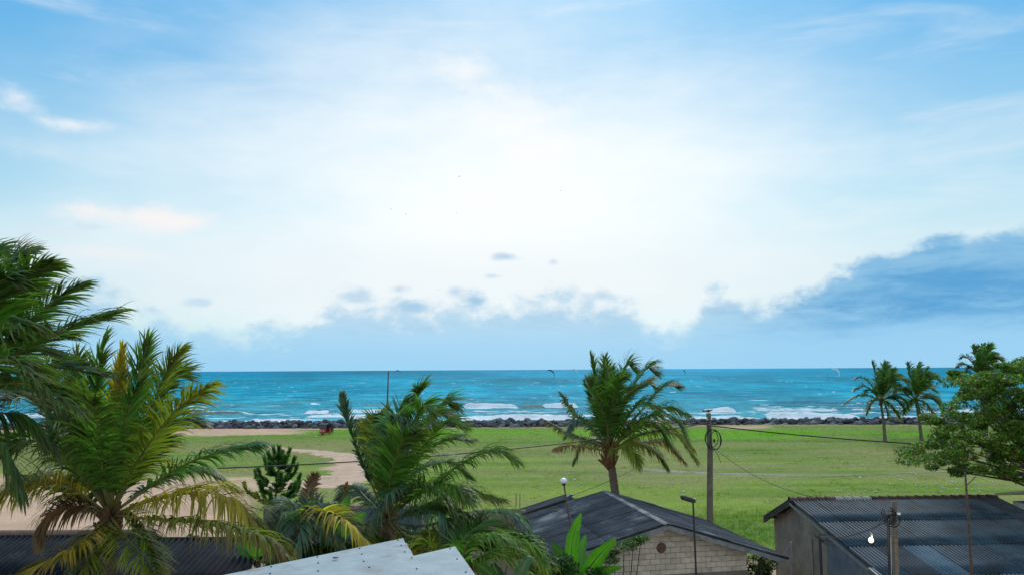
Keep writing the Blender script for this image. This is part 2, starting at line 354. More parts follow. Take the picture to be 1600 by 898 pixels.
# ------------------------------------------------------------------ ground
SHORE = 146.0
def ground_z(x, y):
    x = np.asarray(x, float); y = np.asarray(y, float)
    z = .16 * (fbm(3, x / 9, y / 7) - .5) + .5 * (fbm(5, x / 40, y / 25, 2) - .5) * sst(y, 45, 70)
    z += .55 * np.exp(-((x + 36) / 11) ** 2 - ((y - 122) / 6) ** 2)
    return z * sst(y, 20, 45) - 2.8 * sst(y, SHORE - 1.5, SHORE + 7)
def ground_tone(x, y):
    x = np.asarray(x, float); y = np.asarray(y, float)
    px, py = proj(np.stack([x, y, 0 * x], -1)); py = np.where(y < 6, 2000, py)
    G1 = np.array([.130, .218, .036]); G2 = np.array([.205, .245, .072]); G3 = np.array([.205, .275, .048]); BR = np.array([.125, .310, .014]); DK = np.array([.065, .155, .020]); OL = np.array([.270, .235, .110])
    S = np.array([.55, .37, .255]); S2 = np.array([.33, .25, .15])
    f1 = fbm(20, x / 7, y / 5)[..., None]; f2 = fbm(30, x / 22, y / 5)[..., None]; f3 = fbm(40, x / 3, y / 2.2, 3)[..., None]
    f4 = sst(fbm(90, x / 26, y / 3.2, 4), .32, .68)[..., None]; f1 = .45 * f1 + .55 * f4
    t = G1 * (1 - f1) + G2 * f1
    def put(t, c_, m_): m_ = np.clip(m_, 0, 1)[..., None] if np.ndim(m_) == np.ndim(px) else np.clip(m_, 0, 1); return t * (1 - m_) + c_ * m_
    wob = (fbm(50, x / 9, y / 6) - .5) * 10
    t = put(t, G3, .8 * sst(py + wob, 742, 758) * (1 - sst(py + wob, 800, 830)))
    t = put(t, OL, .55 * sst(py, 686, 694) * (1 - sst(py, 708, 722)) * sst(f2[..., 0], .3, .7))
    t = put(t, BR, .9 * sst(py + wob * .3, 669, 672) * (1 - sst(py + wob * .6, 679, 688)) * sst(f2[..., 0] + .25 * (px > 1080) * (px < 1250) + .10 * (px > 400) - .12 * (px > 1280), .42, .66))
    t = put(t, BR, .9 * np.exp(-((px - 1170) / 75) ** 4 - ((py - 679) / 6) ** 4))
    t = put(t, DK, .55 * np.exp(-((py - 689 - wob * .15) / 2.0) ** 2) * sst(px, 640, 720))
    t = put(t, DK, .5 * np.exp(-((py - 736 - wob * .3) / 6.0) ** 2) * sst(px, 820, 900) * sst(f2[..., 0], .35, .6))
    t = put(t, DK, .55 * sst(fbm(95, x / 30, y / 3.5, 4), .52, .70) * sst(py, 690, 700))
    t = put(t, G3 * 1.15, .7 * sst(fbm(97, x / 24, y / 3.0, 4), .50, .70) * sst(py, 690, 720))
    t = put(t, DK, .8 * np.exp(-((px - 1165) / 60) ** 4 - ((py - 822) / 18) ** 4) * sst(f3[..., 0], .2, .7))
    t = put(t, DK, .7 * sst(px, 1340, 1400) * np.exp(-((py - 681) / 11) ** 4) * sst(f3[..., 0], .25, .7))
    t = put(t, OL, .55 * sst(fbm(98, x / 15, y / 7, 4), .50, .70) * sst(py, 688, 700))
    t = put(t, G2 * .9, .6 * sst(f3[..., 0], .55, .85))
    t = put(t, S2, .35 * sst(f3[..., 0], .70, .9) * sst(fbm(70, x / 12, y / 8), .45, .7))
    # sand: the beach side at the left, the yard behind the left palm, patches at the right
    ed = (fbm(60, x / 2.2, y / 2.2) - .5) * 10
    sand = sst(680 + .01 * (px - 270) - py + ed * .35, -1, 2) * (1 - sst(px + ed * 4, 440, 500)) * sst(py, 662, 668)
    sand = np.maximum(sand, sst(py + ed, 738, 748) * (1 - sst(px + ed * 3 + (py - 740) * .3, 380, 440)))
    sand = np.maximum(sand, np.exp(-((px - 1165) / 38) ** 4 - ((py - 667.5 + ed * .1) / 2.2) ** 4) * .9)
    sand = np.maximum(sand, np.exp(-((px - 520) / 90) ** 4 - ((py - 668.5 + ed * .1) / 1.6) ** 4) * .8)
    sand = np.maximum(sand, sst(px + ed * 5, 1540, 1580) * np.exp(-((py - 716 + ed) / 12) ** 4))
    sand = np.maximum(sand, .8 * sst(y, SHORE - 4.5, SHORE - 2.5)); sand = np.maximum(sand, .85 * sst(py + ed, 860, 900))
    f5 = fbm(80, x / 3, y / 3)[..., None]
    sc_ = S * (.75 + .4 * f5); return put(t, sc_, sand), sand
def make_ground():
    ys = np.concatenate([[-3000, -600, -150, -30, 2], np.geomspace(6, SHORE + 8, 330)])
    s_ = np.concatenate([[-60, -12, -4, -1.8], np.linspace(-1.0, 1.0, 460), [1.8, 4, 12, 60]])
    YY, SS = np.meshgrid(ys, s_, indexing='ij'); XX = SS * (np.abs(YY) + 22) * .85
    T, sand = ground_tone(XX, YY); ZZ = ground_z(XX, YY)
    V = np.stack([XX, YY, ZZ], -1).reshape(-1, 3); r, c_ = YY.shape; i = np.arange(r - 1)[:, None] * c_ + np.arange(c_ - 1)[None]
    Fq = np.stack([i, i + 1, i + c_ + 1, i + c_], -1).reshape(-1, 4)
    m_ = attr_mat('field_ground', .95, 0, .22, 1.6, bump=.5, spec=.05)
    return add('ground', V, Fq, m_, tone=T.reshape(-1, 3), smooth=True, kind='structure')
make_ground()
def strip(name, pix, widths, m_, kind, sub=14, z=.03):
    P2 = []
    pts = [G(*p)[:2] for p in pix]; nP = len(pts)
    for i in range(nP - 1):                                   # Catmull-Rom in the ground plane
        p0 = pts[max(i - 1, 0)]; p1 = pts[i]; p2 = pts[i + 1]; p3 = pts[min(i + 2, nP - 1)]
        for k in range(sub):
            t = k / sub; P2.append((.5 * (2 * p1 + (p2 - p0) * t + (2 * p0 - 5 * p1 + 4 * p2 - p3) * t * t + (3 * p1 - p0 - 3 * p2 + p3) * t ** 3), widths[i] * (1 - t) + widths[i + 1] * t))
    P2.append((pts[-1], widths[-1])); V = []; n_ = len(P2); Kc = 7
    for i, (p, wd) in enumerate(P2):
        t = P2[min(i + 1, n_ - 1)][0] - P2[max(i - 1, 0)][0]; t = t / np.linalg.norm(t); nn = np.array([-t[1], t[0]])
        a = wd / 2 * (1 + .7 * (random.random() - .5)); b = wd / 2 * (1 + .7 * (random.random() - .5))
        for k in range(Kc):
            q = p + nn * (-a + (a + b) * k / (Kc - 1)); V.append((q[0], q[1], float(ground_z(q[0], q[1])) + z * (1 if 0 < k < Kc - 1 else -.6)))
    Fq = [(i * Kc + k, i * Kc + k + 1, (i + 1) * Kc + k + 1, (i + 1) * Kc + k) for i in range(n_ - 1) for k in range(Kc - 1)]
    return add(name, V, Fq, m_, smooth=True, kind=kind)
M['sand'] = mat('trodden_sand', (.56, .38, .265), (.43, .29, .20), .95, .6, 7, bump=.6, bscale=3, coords='World', tex_dist=.04)
M['track'] = mat('grey_track', (.27, .27, .22), (.19, .20, .13), .95, .8, 7, bump=.6, bscale=3, coords='World', c3=(.16, .18, .05), c3t=(.5, .62))
strip('sand_path', [(415, 699), (445, 702), (500, 707), (545, 716), (560, 728), (545, 743), (500, 752), (440, 757), (370, 760), (290, 764)], [3, 3, 3.6, 5.5, 7.5, 8, 7, 7, 8, 9], M['sand'], 'structure')
strip('footpath', [(985, 731), (1050, 735), (1110, 738), (1180, 740), (1262, 743), (1350, 741), (1440, 738), (1530, 738), (1640, 741)], [.8, 1.5, 1.2, 1.4, .7, .5, .6, .8, .8], M['track'], 'structure', z=.06)

def make_grass():
    n_ = 90000; D = 38 + (SHORE - 42) * rng.random(n_) ** 1.15; px_ = rng.uniform(-60, 1660, n_); x = (px_ - 800) / F * D
    T, sand = ground_tone(x, D); px, py = proj(np.stack([x, D, 0 * x], -1))
    tall = np.exp(-((px - 1165) / 90) ** 4 - ((py - 825) / 30) ** 4) + .5 * np.exp(-((py - 677) / 7) ** 2) * (px > 420) * (vn(6, x / 6.0, D / 3.0)) + .6 * (vn(5, x / 2.0, D / 2.0) > .8)
    # the path and track stay bare
    keep = (sand < .35) | (rng.random(n_) < .06)
    pth = (np.abs(py - 739) < 3) & (px > 990); lp = ((np.abs(px - 548) < 22) & (np.abs(py - 728) < 22)) | ((px < 560) & (np.abs(py - 754) < 8)) | ((px > 400) & (px < 530) & (np.abs(py - 703) < 3.5))
    keep &= ~(pth & (rng.random(n_) < .85)) & ~(lp & (rng.random(n_) < .93))
    x = x[keep]; D = D[keep]; T = T[keep]; tall = tall[keep]; m = len(x)
    z = ground_z(x, D); h = (.035 + .05 * rng.random(m)) * (1 + 2.6 * np.clip(tall, 0, 1)); V = []; C = []
    for b in range(4):
        a = rng.uniform(0, 2 * np.pi, m); ox = rng.normal(0, .12, m); oy = rng.normal(0, .12, m); wd = rng.uniform(.014, .035, m) * (D / 60) ** .5
        bx = x + ox; by = D + oy; lx = rng.normal(.25, .25, m) * h; ly = rng.normal(0, .25, m) * h
        p0 = np.stack([bx - np.cos(a) * wd, by - np.sin(a) * wd, z - .03], -1); p1 = np.stack([bx + np.cos(a) * wd, by + np.sin(a) * wd, z - .03], -1)
        p2 = np.stack([bx + lx, by + ly, z + h * rng.uniform(.6, 1.2, m)], -1)
        V.append(np.stack([p0, p1, p2], 1)); tc_ = T * rng.uniform(.85, 1.3, (m, 1)); C.append(np.repeat(tc_[:, None], 3, 1))
    V = np.concatenate(V).reshape(-1, 3); C = np.concatenate(C).reshape(-1, 3)
    add('grass', V, np.arange(len(V)).reshape(-1, 3), M['grass'], tone=C, label='short windblown grass covering the coastal field', cat='grass', kind='stuff')
make_grass()

# ------------------------------------------------------------------ sea
SEA = -1.3
breakers = [  # px0, px1, py, height m, foam, thick m
    (392, 480, 656, .55, 1.0, 7), (480, 575, 650, .25, .8, 4), (477, 515, 643, .5, .8, 3), (545, 600, 642, .6, .7, 4), (240, 385, 648, 1.0, .05, 4), (585, 700, 655, .3, .8, 5),
    (722, 810, 635, 1.3, 1.0, 4.5), (812, 850, 636, 1.35, .08, 6), (845, 905, 634, 1.2, .95, 5), (700, 900, 651, .5, .75, 6), (900, 1100, 655, .35, .6, 4), (1098, 1150, 641, .9, 1.0, 8),
    (1060, 1190, 651, .4, .6, 5), (1190, 1345, 650, 1.0, 1.0, 10), (1165, 1320, 640, .9, .55, 4), (1345, 1365, 645, 1.0, .1, 5), (1360, 1500, 652, .6, .7, 7), (1200, 1420, 630, .6, .2, 4),
    (560, 680, 633, .6, .12, 4), (280, 420, 656, .3, .35, 4), (1420, 1560, 641, .8, .55, 5), (290, 330, 640, .5, .6, 3), (440, 560, 628, .4, .05, 4), (950, 1060, 640, .7, .45, 4), (1560, 1700, 650, .8, .8, 7), (300, 560, 646.5, .4, .55, 1.6), (560, 930, 644.5, .4, .5, 1.8), (930, 1180, 646.5, .4, .5, 1.8), (1150, 1480, 634.5, .5, .5, 2.2), (620, 760, 628, .4, .45, 2.4), (1230, 1400, 646, .5, .6, 2), (330, 450, 634, .4, .4, 2), (-100, 200, 650, .8, .7, 7)]
def make_sea():
    ys = np.concatenate([np.arange(SHORE - 2, 330, .62), np.geomspace(331, 40000, 330)]); s_ = np.concatenate([[-8, -2.5], np.linspace(-.85, .85, 520), [2.5, 8]])
    YY, SS = np.meshgrid(ys, s_, indexing='ij'); XX = SS * (YY + 10); Z = np.zeros_like(YY); foam = np.zeros_like(YY); mud = np.zeros_like(YY)
    fade = 1 - sst(YY, 500, 2500)
    wx = XX + 14 * fbm(2, XX / 60, YY / 60); wy = YY + 12 * fbm(9, XX / 45, YY / 45)
    for L, A, ang in ((26, .24, .05), (14, .16, -.2), (8.5, .10, .35), (5.2, .06, -.5)):
        k = 2 * np.pi / L; ph = k * (wy * np.cos(ang) + wx * np.sin(ang)); Z += A * (1 - 2 * np.abs(np.sin(ph / 2))) * (1 - sst(YY, L * 14, L * 60)) * (.5 + fbm(12, XX / 30, YY / 18))
    Z += .5 * (fbm(14, XX / 4, YY / 2, 3) - .5) * (1 - sst(YY, 200, 500))
    for p0, p1, py, h, fo, th in breakers:
        th = th * 1.35; fo = fo * 1.15 if fo > .2 else fo; a = G(p0, py, SEA); b = G(p1, py, SEA); yc = (a[1] + b[1]) / 2 + 4 * (fbm(int(py) + int(abs(p0)), XX / 9, 0 * XX) - .5); cx = (a[0] + b[0]) / 2; hw = abs(b[0] - a[0]) / 2
        e = 1 - sst(np.abs(XX - cx), hw * .75, hw * 1.12); d = YY - yc
        prof_ = np.where(d > 0, np.exp(-(d / 5) ** 2), np.exp(-(d / 1.6) ** 2)); Z += e * h * prof_ * .85
        rag = fbm(int(py) + 7, XX / 3, YY / 2.2)
        foam = np.maximum(foam, e * fo * sst(1.15 - np.abs((d + th * .32) / th * 1.6) + (rag - .5) * 1.3, .2, .75))
        mud = np.maximum(mud, e * (1 if fo < .15 else .3) * np.exp(-((d + 1.0) / 2.6) ** 2))
    wash = sst(SHORE + 17 + 9 * fbm(77, XX / 12, YY * 0) - YY, 0, 9); foam = np.maximum(foam, wash * (.55 + .9 * (fbm(33, XX / 5, YY / 2.5) - .25)))
    streak = fbm(88, XX / 16, YY / 3.0, 5); foam = np.maximum(foam, .75 * sst(streak, .58, .74) * (1 - sst(YY, 210, 270)))
    caps = fbm(99, XX / 9, YY / 5, 4) ; foam = np.maximum(foam, .8 * sst(caps, .73, .80) * (1 - sst(YY, 900, 2500)))
    # water colour: sandy turquoise in the shallows, deep teal offshore, in patches
    d = sst(YY, 150, 420)[..., None]; d2 = sst(YY, 400, 2500)[..., None]; pt = fbm(55, XX / (20 + YY * .12), YY / (8 + YY * .09), 4)[..., None]
    shal = np.array([.045, .290, .370]); mid = np.array([.000, .240, .355]); deep = np.array([.000, .190, .310])
    T = shal * (1 - d) + mid * d; T = T * (1 - d2) + deep * d2; T = T * (.75 + 1.15 * pt)
    mudc = np.array([.16, .24, .19]); T = T * (1 - .75 * mud[..., None]) + mudc * .75 * mud[..., None]
    V = np.stack([XX, YY, SEA + Z], -1).reshape(-1, 3); r, c_ = YY.shape; i = np.arange(r - 1)[:, None] * c_ + np.arange(c_ - 1)[None]; Fq = np.stack([i, i + 1, i + c_ + 1, i + c_], -1).reshape(-1, 4)
    m_ = bpy.data.materials.new('sea_water'); m_.use_nodes = True; t = m_.node_tree; t.nodes.clear(); k = N(t)
    a = k.new('ShaderNodeAttribute', attribute_name='tone').outputs['Color']; fo = k.new('ShaderNodeAttribute', attribute_name='foam').outputs['Fac']
    pos = k.new('ShaderNodeNewGeometry').outputs['Position']
    n1 = k.noise(k.mapping(pos, (.22, .5, .5)), 1.0, 8, .72); n3 = k.sstep(k.noise(k.mapping(pos, (.05, .035, .1)), 1.0, 7, .72), .36, .64); n4 = k.sstep(k.noise(k.mapping(pos, (.012, .0028, .1), (40, 7, 0)), 1.0, 9, .74), .36, .64)
    n5 = k.noise(k.mapping(pos, (.05, .14, .3), (3, 1, 0)), 1.0, 7, .75)
    fm = k.sstep(k.m('ADD', fo, k.m('MULTIPLY', k.m('SUBTRACT', n1, .5), 1.5)), .42, .72)
    fm = k.m('MULTIPLY', fm, k.sstep(fo, .02, .2))
    colr = k.mix(1.0, a, k.mix(n3, (.72, .80, .83, 1), (1.3, 1.18, 1.15, 1)), 'MULTIPLY')
    colr = k.mix(1.0, colr, k.mix(n4, (.68, .78, .82, 1), (1.4, 1.22, 1.18, 1)), 'MULTIPLY')
    colr = k.mix(1.0, colr, k.mix(k.sstep(n5, .3, .7), (.55, .62, .68, 1), (1.4, 1.32, 1.26, 1)), 'MULTIPLY')
    colr = k.mix(k.m('MULTIPLY', k.sstep(k.m('ADD', k.m('MULTIPLY', n1, .5), k.m('MULTIPLY', n5, .5)), .50, .68), .45), colr, (.07, .46, .56, 1))
    colr = k.mix(k.m('MULTIPLY', fm, .95), colr, (.80, .86, .90, 1))
    bp = k.new('ShaderNodeBump'); bp.inputs['Strength'].default_value = 1.0; bp.inputs['Distance'].default_value = .55
    k.link(k.m('ADD', n1, k.m('MULTIPLY', n3, 2.0)), bp.inputs['Height'])
    df = k.new('ShaderNodeBsdfDiffuse'); k.link(colr, df.inputs[0]); k.link(bp.outputs[0], df.inputs['Normal'])
    gs = k.new('ShaderNodeBsdfGlossy'); gs.inputs['Roughness'].default_value = .38; gs.inputs[0].default_value = (.8, .95, 1, 1); k.link(bp.outputs[0], gs.inputs['Normal'])
    mx = k.new('ShaderNodeMixShader'); k.link(k.m('MULTIPLY', k.m('SUBTRACT', 1.0, fm), .022), mx.inputs[0]); k.link(df.outputs[0], mx.inputs[1]); k.link(gs.outputs[0], mx.inputs[2])
    k.link(mx.outputs[0], k.new('ShaderNodeOutputMaterial').inputs[0])
    o = add('sea', V, Fq, m_, tone=T.reshape(-1, 3), smooth=True, kind='structure')
    at = o.data.attributes.new('foam', 'FLOAT', 'POINT'); at.data.foreach_set('value', np.clip(foam, 0, 1).astype(np.float32).ravel())
make_sea()

# ------------------------------------------------------------------ rock sea wall
def rock_mesh(seed):
    r = random.Random(seed); bm = bmesh.new(); bmesh.ops.create_icosphere(bm, subdivisions=2, radius=1)
    planes = [(Vector((r.uniform(-1, 1), r.uniform(-1, 1), r.uniform(-1, 1))).normalized(), r.uniform(.55, .85)) for _ in range(9)]
    for v in bm.verts:
        for nn, d in planes:
            k = v.co.dot(nn)
            if k > d: v.co -= nn * (k - d) * .85
        v.co *= 1 + .10 * (r.random() - .5)
    me = bpy.data.meshes.new('stone'); bm.to_mesh(me); bm.free(); me.materials.append(M['rock']); return me
rocks = [rock_mesh(i) for i in range(8)]
wall = thing('rock_seawall', (0, SHORE, -.3), 'long low seawall of dark boulders between the grass and the surf', 'seawall')
cand = []
x = -185.0
while x < 185:
    s_ = random.uniform(.42, .80)
    for row, (dy, zz) in enumerate(((-2.2, -.1), (-1.7, .2), (-1.0, .52), (.2, .80), (1.4, .72))):
        k = random.uniform(.62, 1.35) * s_
        cand.append((x + random.uniform(-.5, .5) + row * .5, SHORE + dy + random.uniform(-.4, .4), zz + random.uniform(-.22, .26) - .1, k))
    cand.append((x, SHORE + 2.8, .1, 1.2)); x += 1.35 * s_ + .12
vis = [c_ for c_ in cand if -92 < c_[0] < 100 and c_[1] < SHORE + 1.5]; vis.sort(key=lambda c_: -c_[3]); chosen = set(vis[:300]); rest = Mb()
def rockM(c_):
    return Matrix.Translation(c_[:3]) @ Matrix.Rotation(random.uniform(0, 6.3), 4, 'Z') @ Matrix.Rotation(random.uniform(-.6, .6), 4, 'X') @ Matrix.Diagonal((c_[3] * random.uniform(.9, 1.2), c_[3] * .95, c_[3] * random.uniform(.55, .85), 1))
for c_ in cand:
    me = random.choice(rocks); Mx = rockM(c_)
    if c_ in chosen: inst('stone', me, Mx, wall)
    else: rest.raw([Mx @ v.co for v in me.vertices], [tuple(p.vertices) for p in me.polygons])
rest.out('rubble', M['rock'], wall, kind='stuff')

# ------------------------------------------------------------------ palms
GREEN = np.array([.044, .118, .018]); DKG = np.array([.019, .056, .014]); YEL = np.array([.34, .27, .035]); BRN = np.array([.20, .125, .06]); BLU = np.array([.045, .105, .080]); OLV = np.array([.105, .145, .020])
def bez(pts, n_):
    pts = [np.array(p, float) for p in pts]
    if len(pts) == 3:
        t = np.linspace(0, 1, n_)[:, None]; c1 = 2 * pts[1] - .5 * (pts[0] + pts[2]); return (1 - t) ** 2 * pts[0] + 2 * t * (1 - t) * c1 + t * t * pts[2]
    out = []; k = len(pts) - 1
    for q in np.linspace(0, k - 1e-6, n_):
        i = int(q); t = q - i; p0 = pts[i - 1] if i else 2 * pts[0] - pts[1]; p1 = pts[i]; p2 = pts[i + 1]; p3 = pts[i + 2] if i + 2 <= k else 2 * pts[k] - pts[k - 1]
        out.append(.5 * (2 * p1 + (p2 - p0) * t + (2 * p0 - 5 * p1 + 4 * p2 - p3) * t * t + (3 * p1 - p0 - 3 * p2 + p3) * t ** 3))
    return np.array(out)
def frond(root, pts, tone=GREEN, tip=None, tipamt=.35, L=.95, nl=88, wd=.024, start=.16, wind=(.45, .05, 0.0), grav=.32, spread=.86, vee=.25, rr=.030, seg=5, sparse=.06, label=None):
    n_ = 44; C = bez(pts, n_); T = np.gradient(C, axis=0); T /= np.linalg.norm(T, axis=1)[:, None]
    # side vector: perpendicular to the rib, mostly level, turned a little at random
    upv = np.array([0, 0, 1.]); S = np.cross(T, upv); ln = np.linalg.norm(S, axis=1)[:, None]; S = np.where(ln > .15, S / np.maximum(ln, 1e-6), [0.9, .3, 0])
    for i in range(1, n_):
        if np.dot(S[i], S[i - 1]) < 0: S[i] *= -1
    for _ in range(3): S[1:-1] = (S[:-2] + S[1:-1] * 2 + S[2:]) / 4
    S /= np.linalg.norm(S, axis=1)[:, None]; Nn = np.cross(S, T); roll = rng.uniform(-.5, .5)
    S2 = S * math.cos(roll) + Nn * math.sin(roll); N2 = Nn * math.cos(roll) - S * math.sin(roll)
    if np.mean(N2[:, 2]) < 0: N2 = -N2
    ts = np.linspace(start, 1, nl); sides = np.repeat([1, -1], nl); t = np.tile(ts, 2) + rng.uniform(-.004, .004, 2 * nl); keep = rng.random(2 * nl) > sparse; t = np.clip(t[keep], 0, 1); sides = sides[keep]; m = len(t)
    idx = t * (n_ - 1); i0 = np.minimum(idx.astype(int), n_ - 2); fr = (idx - i0)[:, None]
    lerp = lambda A: A[i0] * (1 - fr) + A[i0 + 1] * fr
    B = lerp(C); Tt = lerp(T); Ss = lerp(S2) * sides[:, None]; Nt = lerp(N2)
    q = (t - start) / (1 - start); fa = np.interp(q, [0, .12, .4, .75, 1], [.50, .88, 1.0, .80, .46]); Ln = L * fa * rng.uniform(.82, 1.1, m)
    an = np.interp(q, [0, .5, 1], [1.15, .95, .35])[:, None] * spread + rng.normal(0, .17, (m, 1))
    d = Ss * np.sin(an) + Tt * np.cos(an) + Nt * vee * (1 + rng.normal(0, .5, (m, 1))); d /= np.linalg.norm(d, axis=1)[:, None]
    wv = np.array(wind, float) * .62; P0 = B.copy(); Wp = np.array([.55, 1.0, .95, .7, .40, .04]); g = grav * rng.uniform(.6, 1.4, (m, 1)); gust = rng.uniform(.5, 1.4, (m, 1)) * (.6 + .8 * vn(int(rng.integers(1, 999)), t * 9, t * 0))[:, None]
    Vs = []
    for k in range(seg + 1):
        # blade plane: roughly across the rib's normal, twisting along its length
        bw = np.cross(d, Nt * .8 + Ss * .5); bw /= np.linalg.norm(bw, axis=1)[:, None] + 1e-6; h = (wd * Wp[min(k, 5)] * rng.uniform(.8, 1.2, m))[:, None]
        Vs += [P0 - bw * h, P0 + bw * h]
        P0 = P0 + d * (Ln / seg)[:, None]; d = d + np.array([0, 0, -1.]) * g * (.26 + .17 * k) + wv * gust * (.17 + .07 * k); d /= np.linalg.norm(d, axis=1)[:, None]
    V = np.stack(Vs, 1)                                          # m, 2(seg+1), 3
    base = np.arange(m)[:, None] * (2 * seg + 2); Fq = np.concatenate([np.stack([base[:, 0] + 2 * k, base[:, 0] + 2 * k + 1, base[:, 0] + 2 * k + 3, base[:, 0] + 2 * k + 2], 1) for k in range(seg)])
    kk = np.repeat(np.arange(seg + 1) / seg, 2)[None, :, None]; tone = np.array(tone); tip = BRN if tip is None else np.array(tip)
    lf = tone * np.array([1.65, 1.5, 1.4]) * rng.uniform(.5, 1.6, (m, 1)); tf = np.clip(tipamt * (kk ** 2.0) * rng.uniform(.2, 1.8, (m, 1, 1)) + tipamt * .5 * (q ** 3)[:, None, None], 0, 1)
    col_ = lf[:, None, :] * (1 - tf) + tip * tf
    fo = add('frond', V.reshape(-1, 3), Fq, M['leaf'], root, tone=np.broadcast_to(col_, V.shape).reshape(-1, 3), label=label)
    Mb().tube(C[::3], list(np.linspace(rr, rr * .16, len(C[::3]))), 5).out('midrib', M['rachis'], fo, smooth=True)
    return fo
def palm(name, crown, base, label, fronds, D, scale=1.0, trunk_r=(.17, .13), group=None, D0=None, wind=(.45, .05, 0), Lf=.95, nl=88, wd=.024, fibre=True, rr=.030, fs=1.0):
    """fronds: dicts with pix = [(px,py,dD),...] tip last; the crown point is put in front"""
    c0 = np.array(crown, float); root = thing(name, base, label, 'palm tree', group); b0 = np.array(base, float)
    pts = [b0, b0 * .67 + c0 * .33 + np.array([.10, .05, 0]), b0 * .33 + c0 * .67 + np.array([.08, 0, 0]), c0]; C = bez(pts, 40)
    rads = [(trunk_r[0] * (1 - i / 39) + trunk_r[1] * i / 39) * (1 + (.5 * math.exp(-i / 2.5))) * (1.06 if i % 2 else .95) for i in range(40)]
    Mb().tube(C, rads, 12).out('trunk', M['bark'], root, smooth=True)
    if fibre:
        fb = Mb()
        for i in range(26):
            a = random.uniform(0, 6.28); z0 = random.uniform(-.55, .05); d_ = np.array([math.cos(a), math.sin(a), 0])
            fb.tube([c0 + (0, 0, z0 * fs), c0 + (d_ * .16 + (0, 0, z0 + .14)) * fs, c0 + (d_ * random.uniform(.22, .36) + (0, 0, z0 + random.uniform(.15, .42))) * fs], [.10 * fs, .075 * fs, .03 * fs], 6)
        fb.out('leaf_sheath', M['fibre'], root, smooth=True)
    for fr in fronds:
        fr = dict(fr); pix = fr.pop('pix'); pl = [c0 + np.array([0, 0, .05])] + [P(px, py, D + dd) for px, py, dd in pix]; pl[-1] = c0 + (pl[-1] - c0) * .945
        kw = dict(L=Lf, nl=nl, wd=wd, wind=wind, rr=rr); kw.update(fr); frond(root, pl, **kw)
    return root
def fr(*pix, **kw): return dict(pix=pix, **kw)

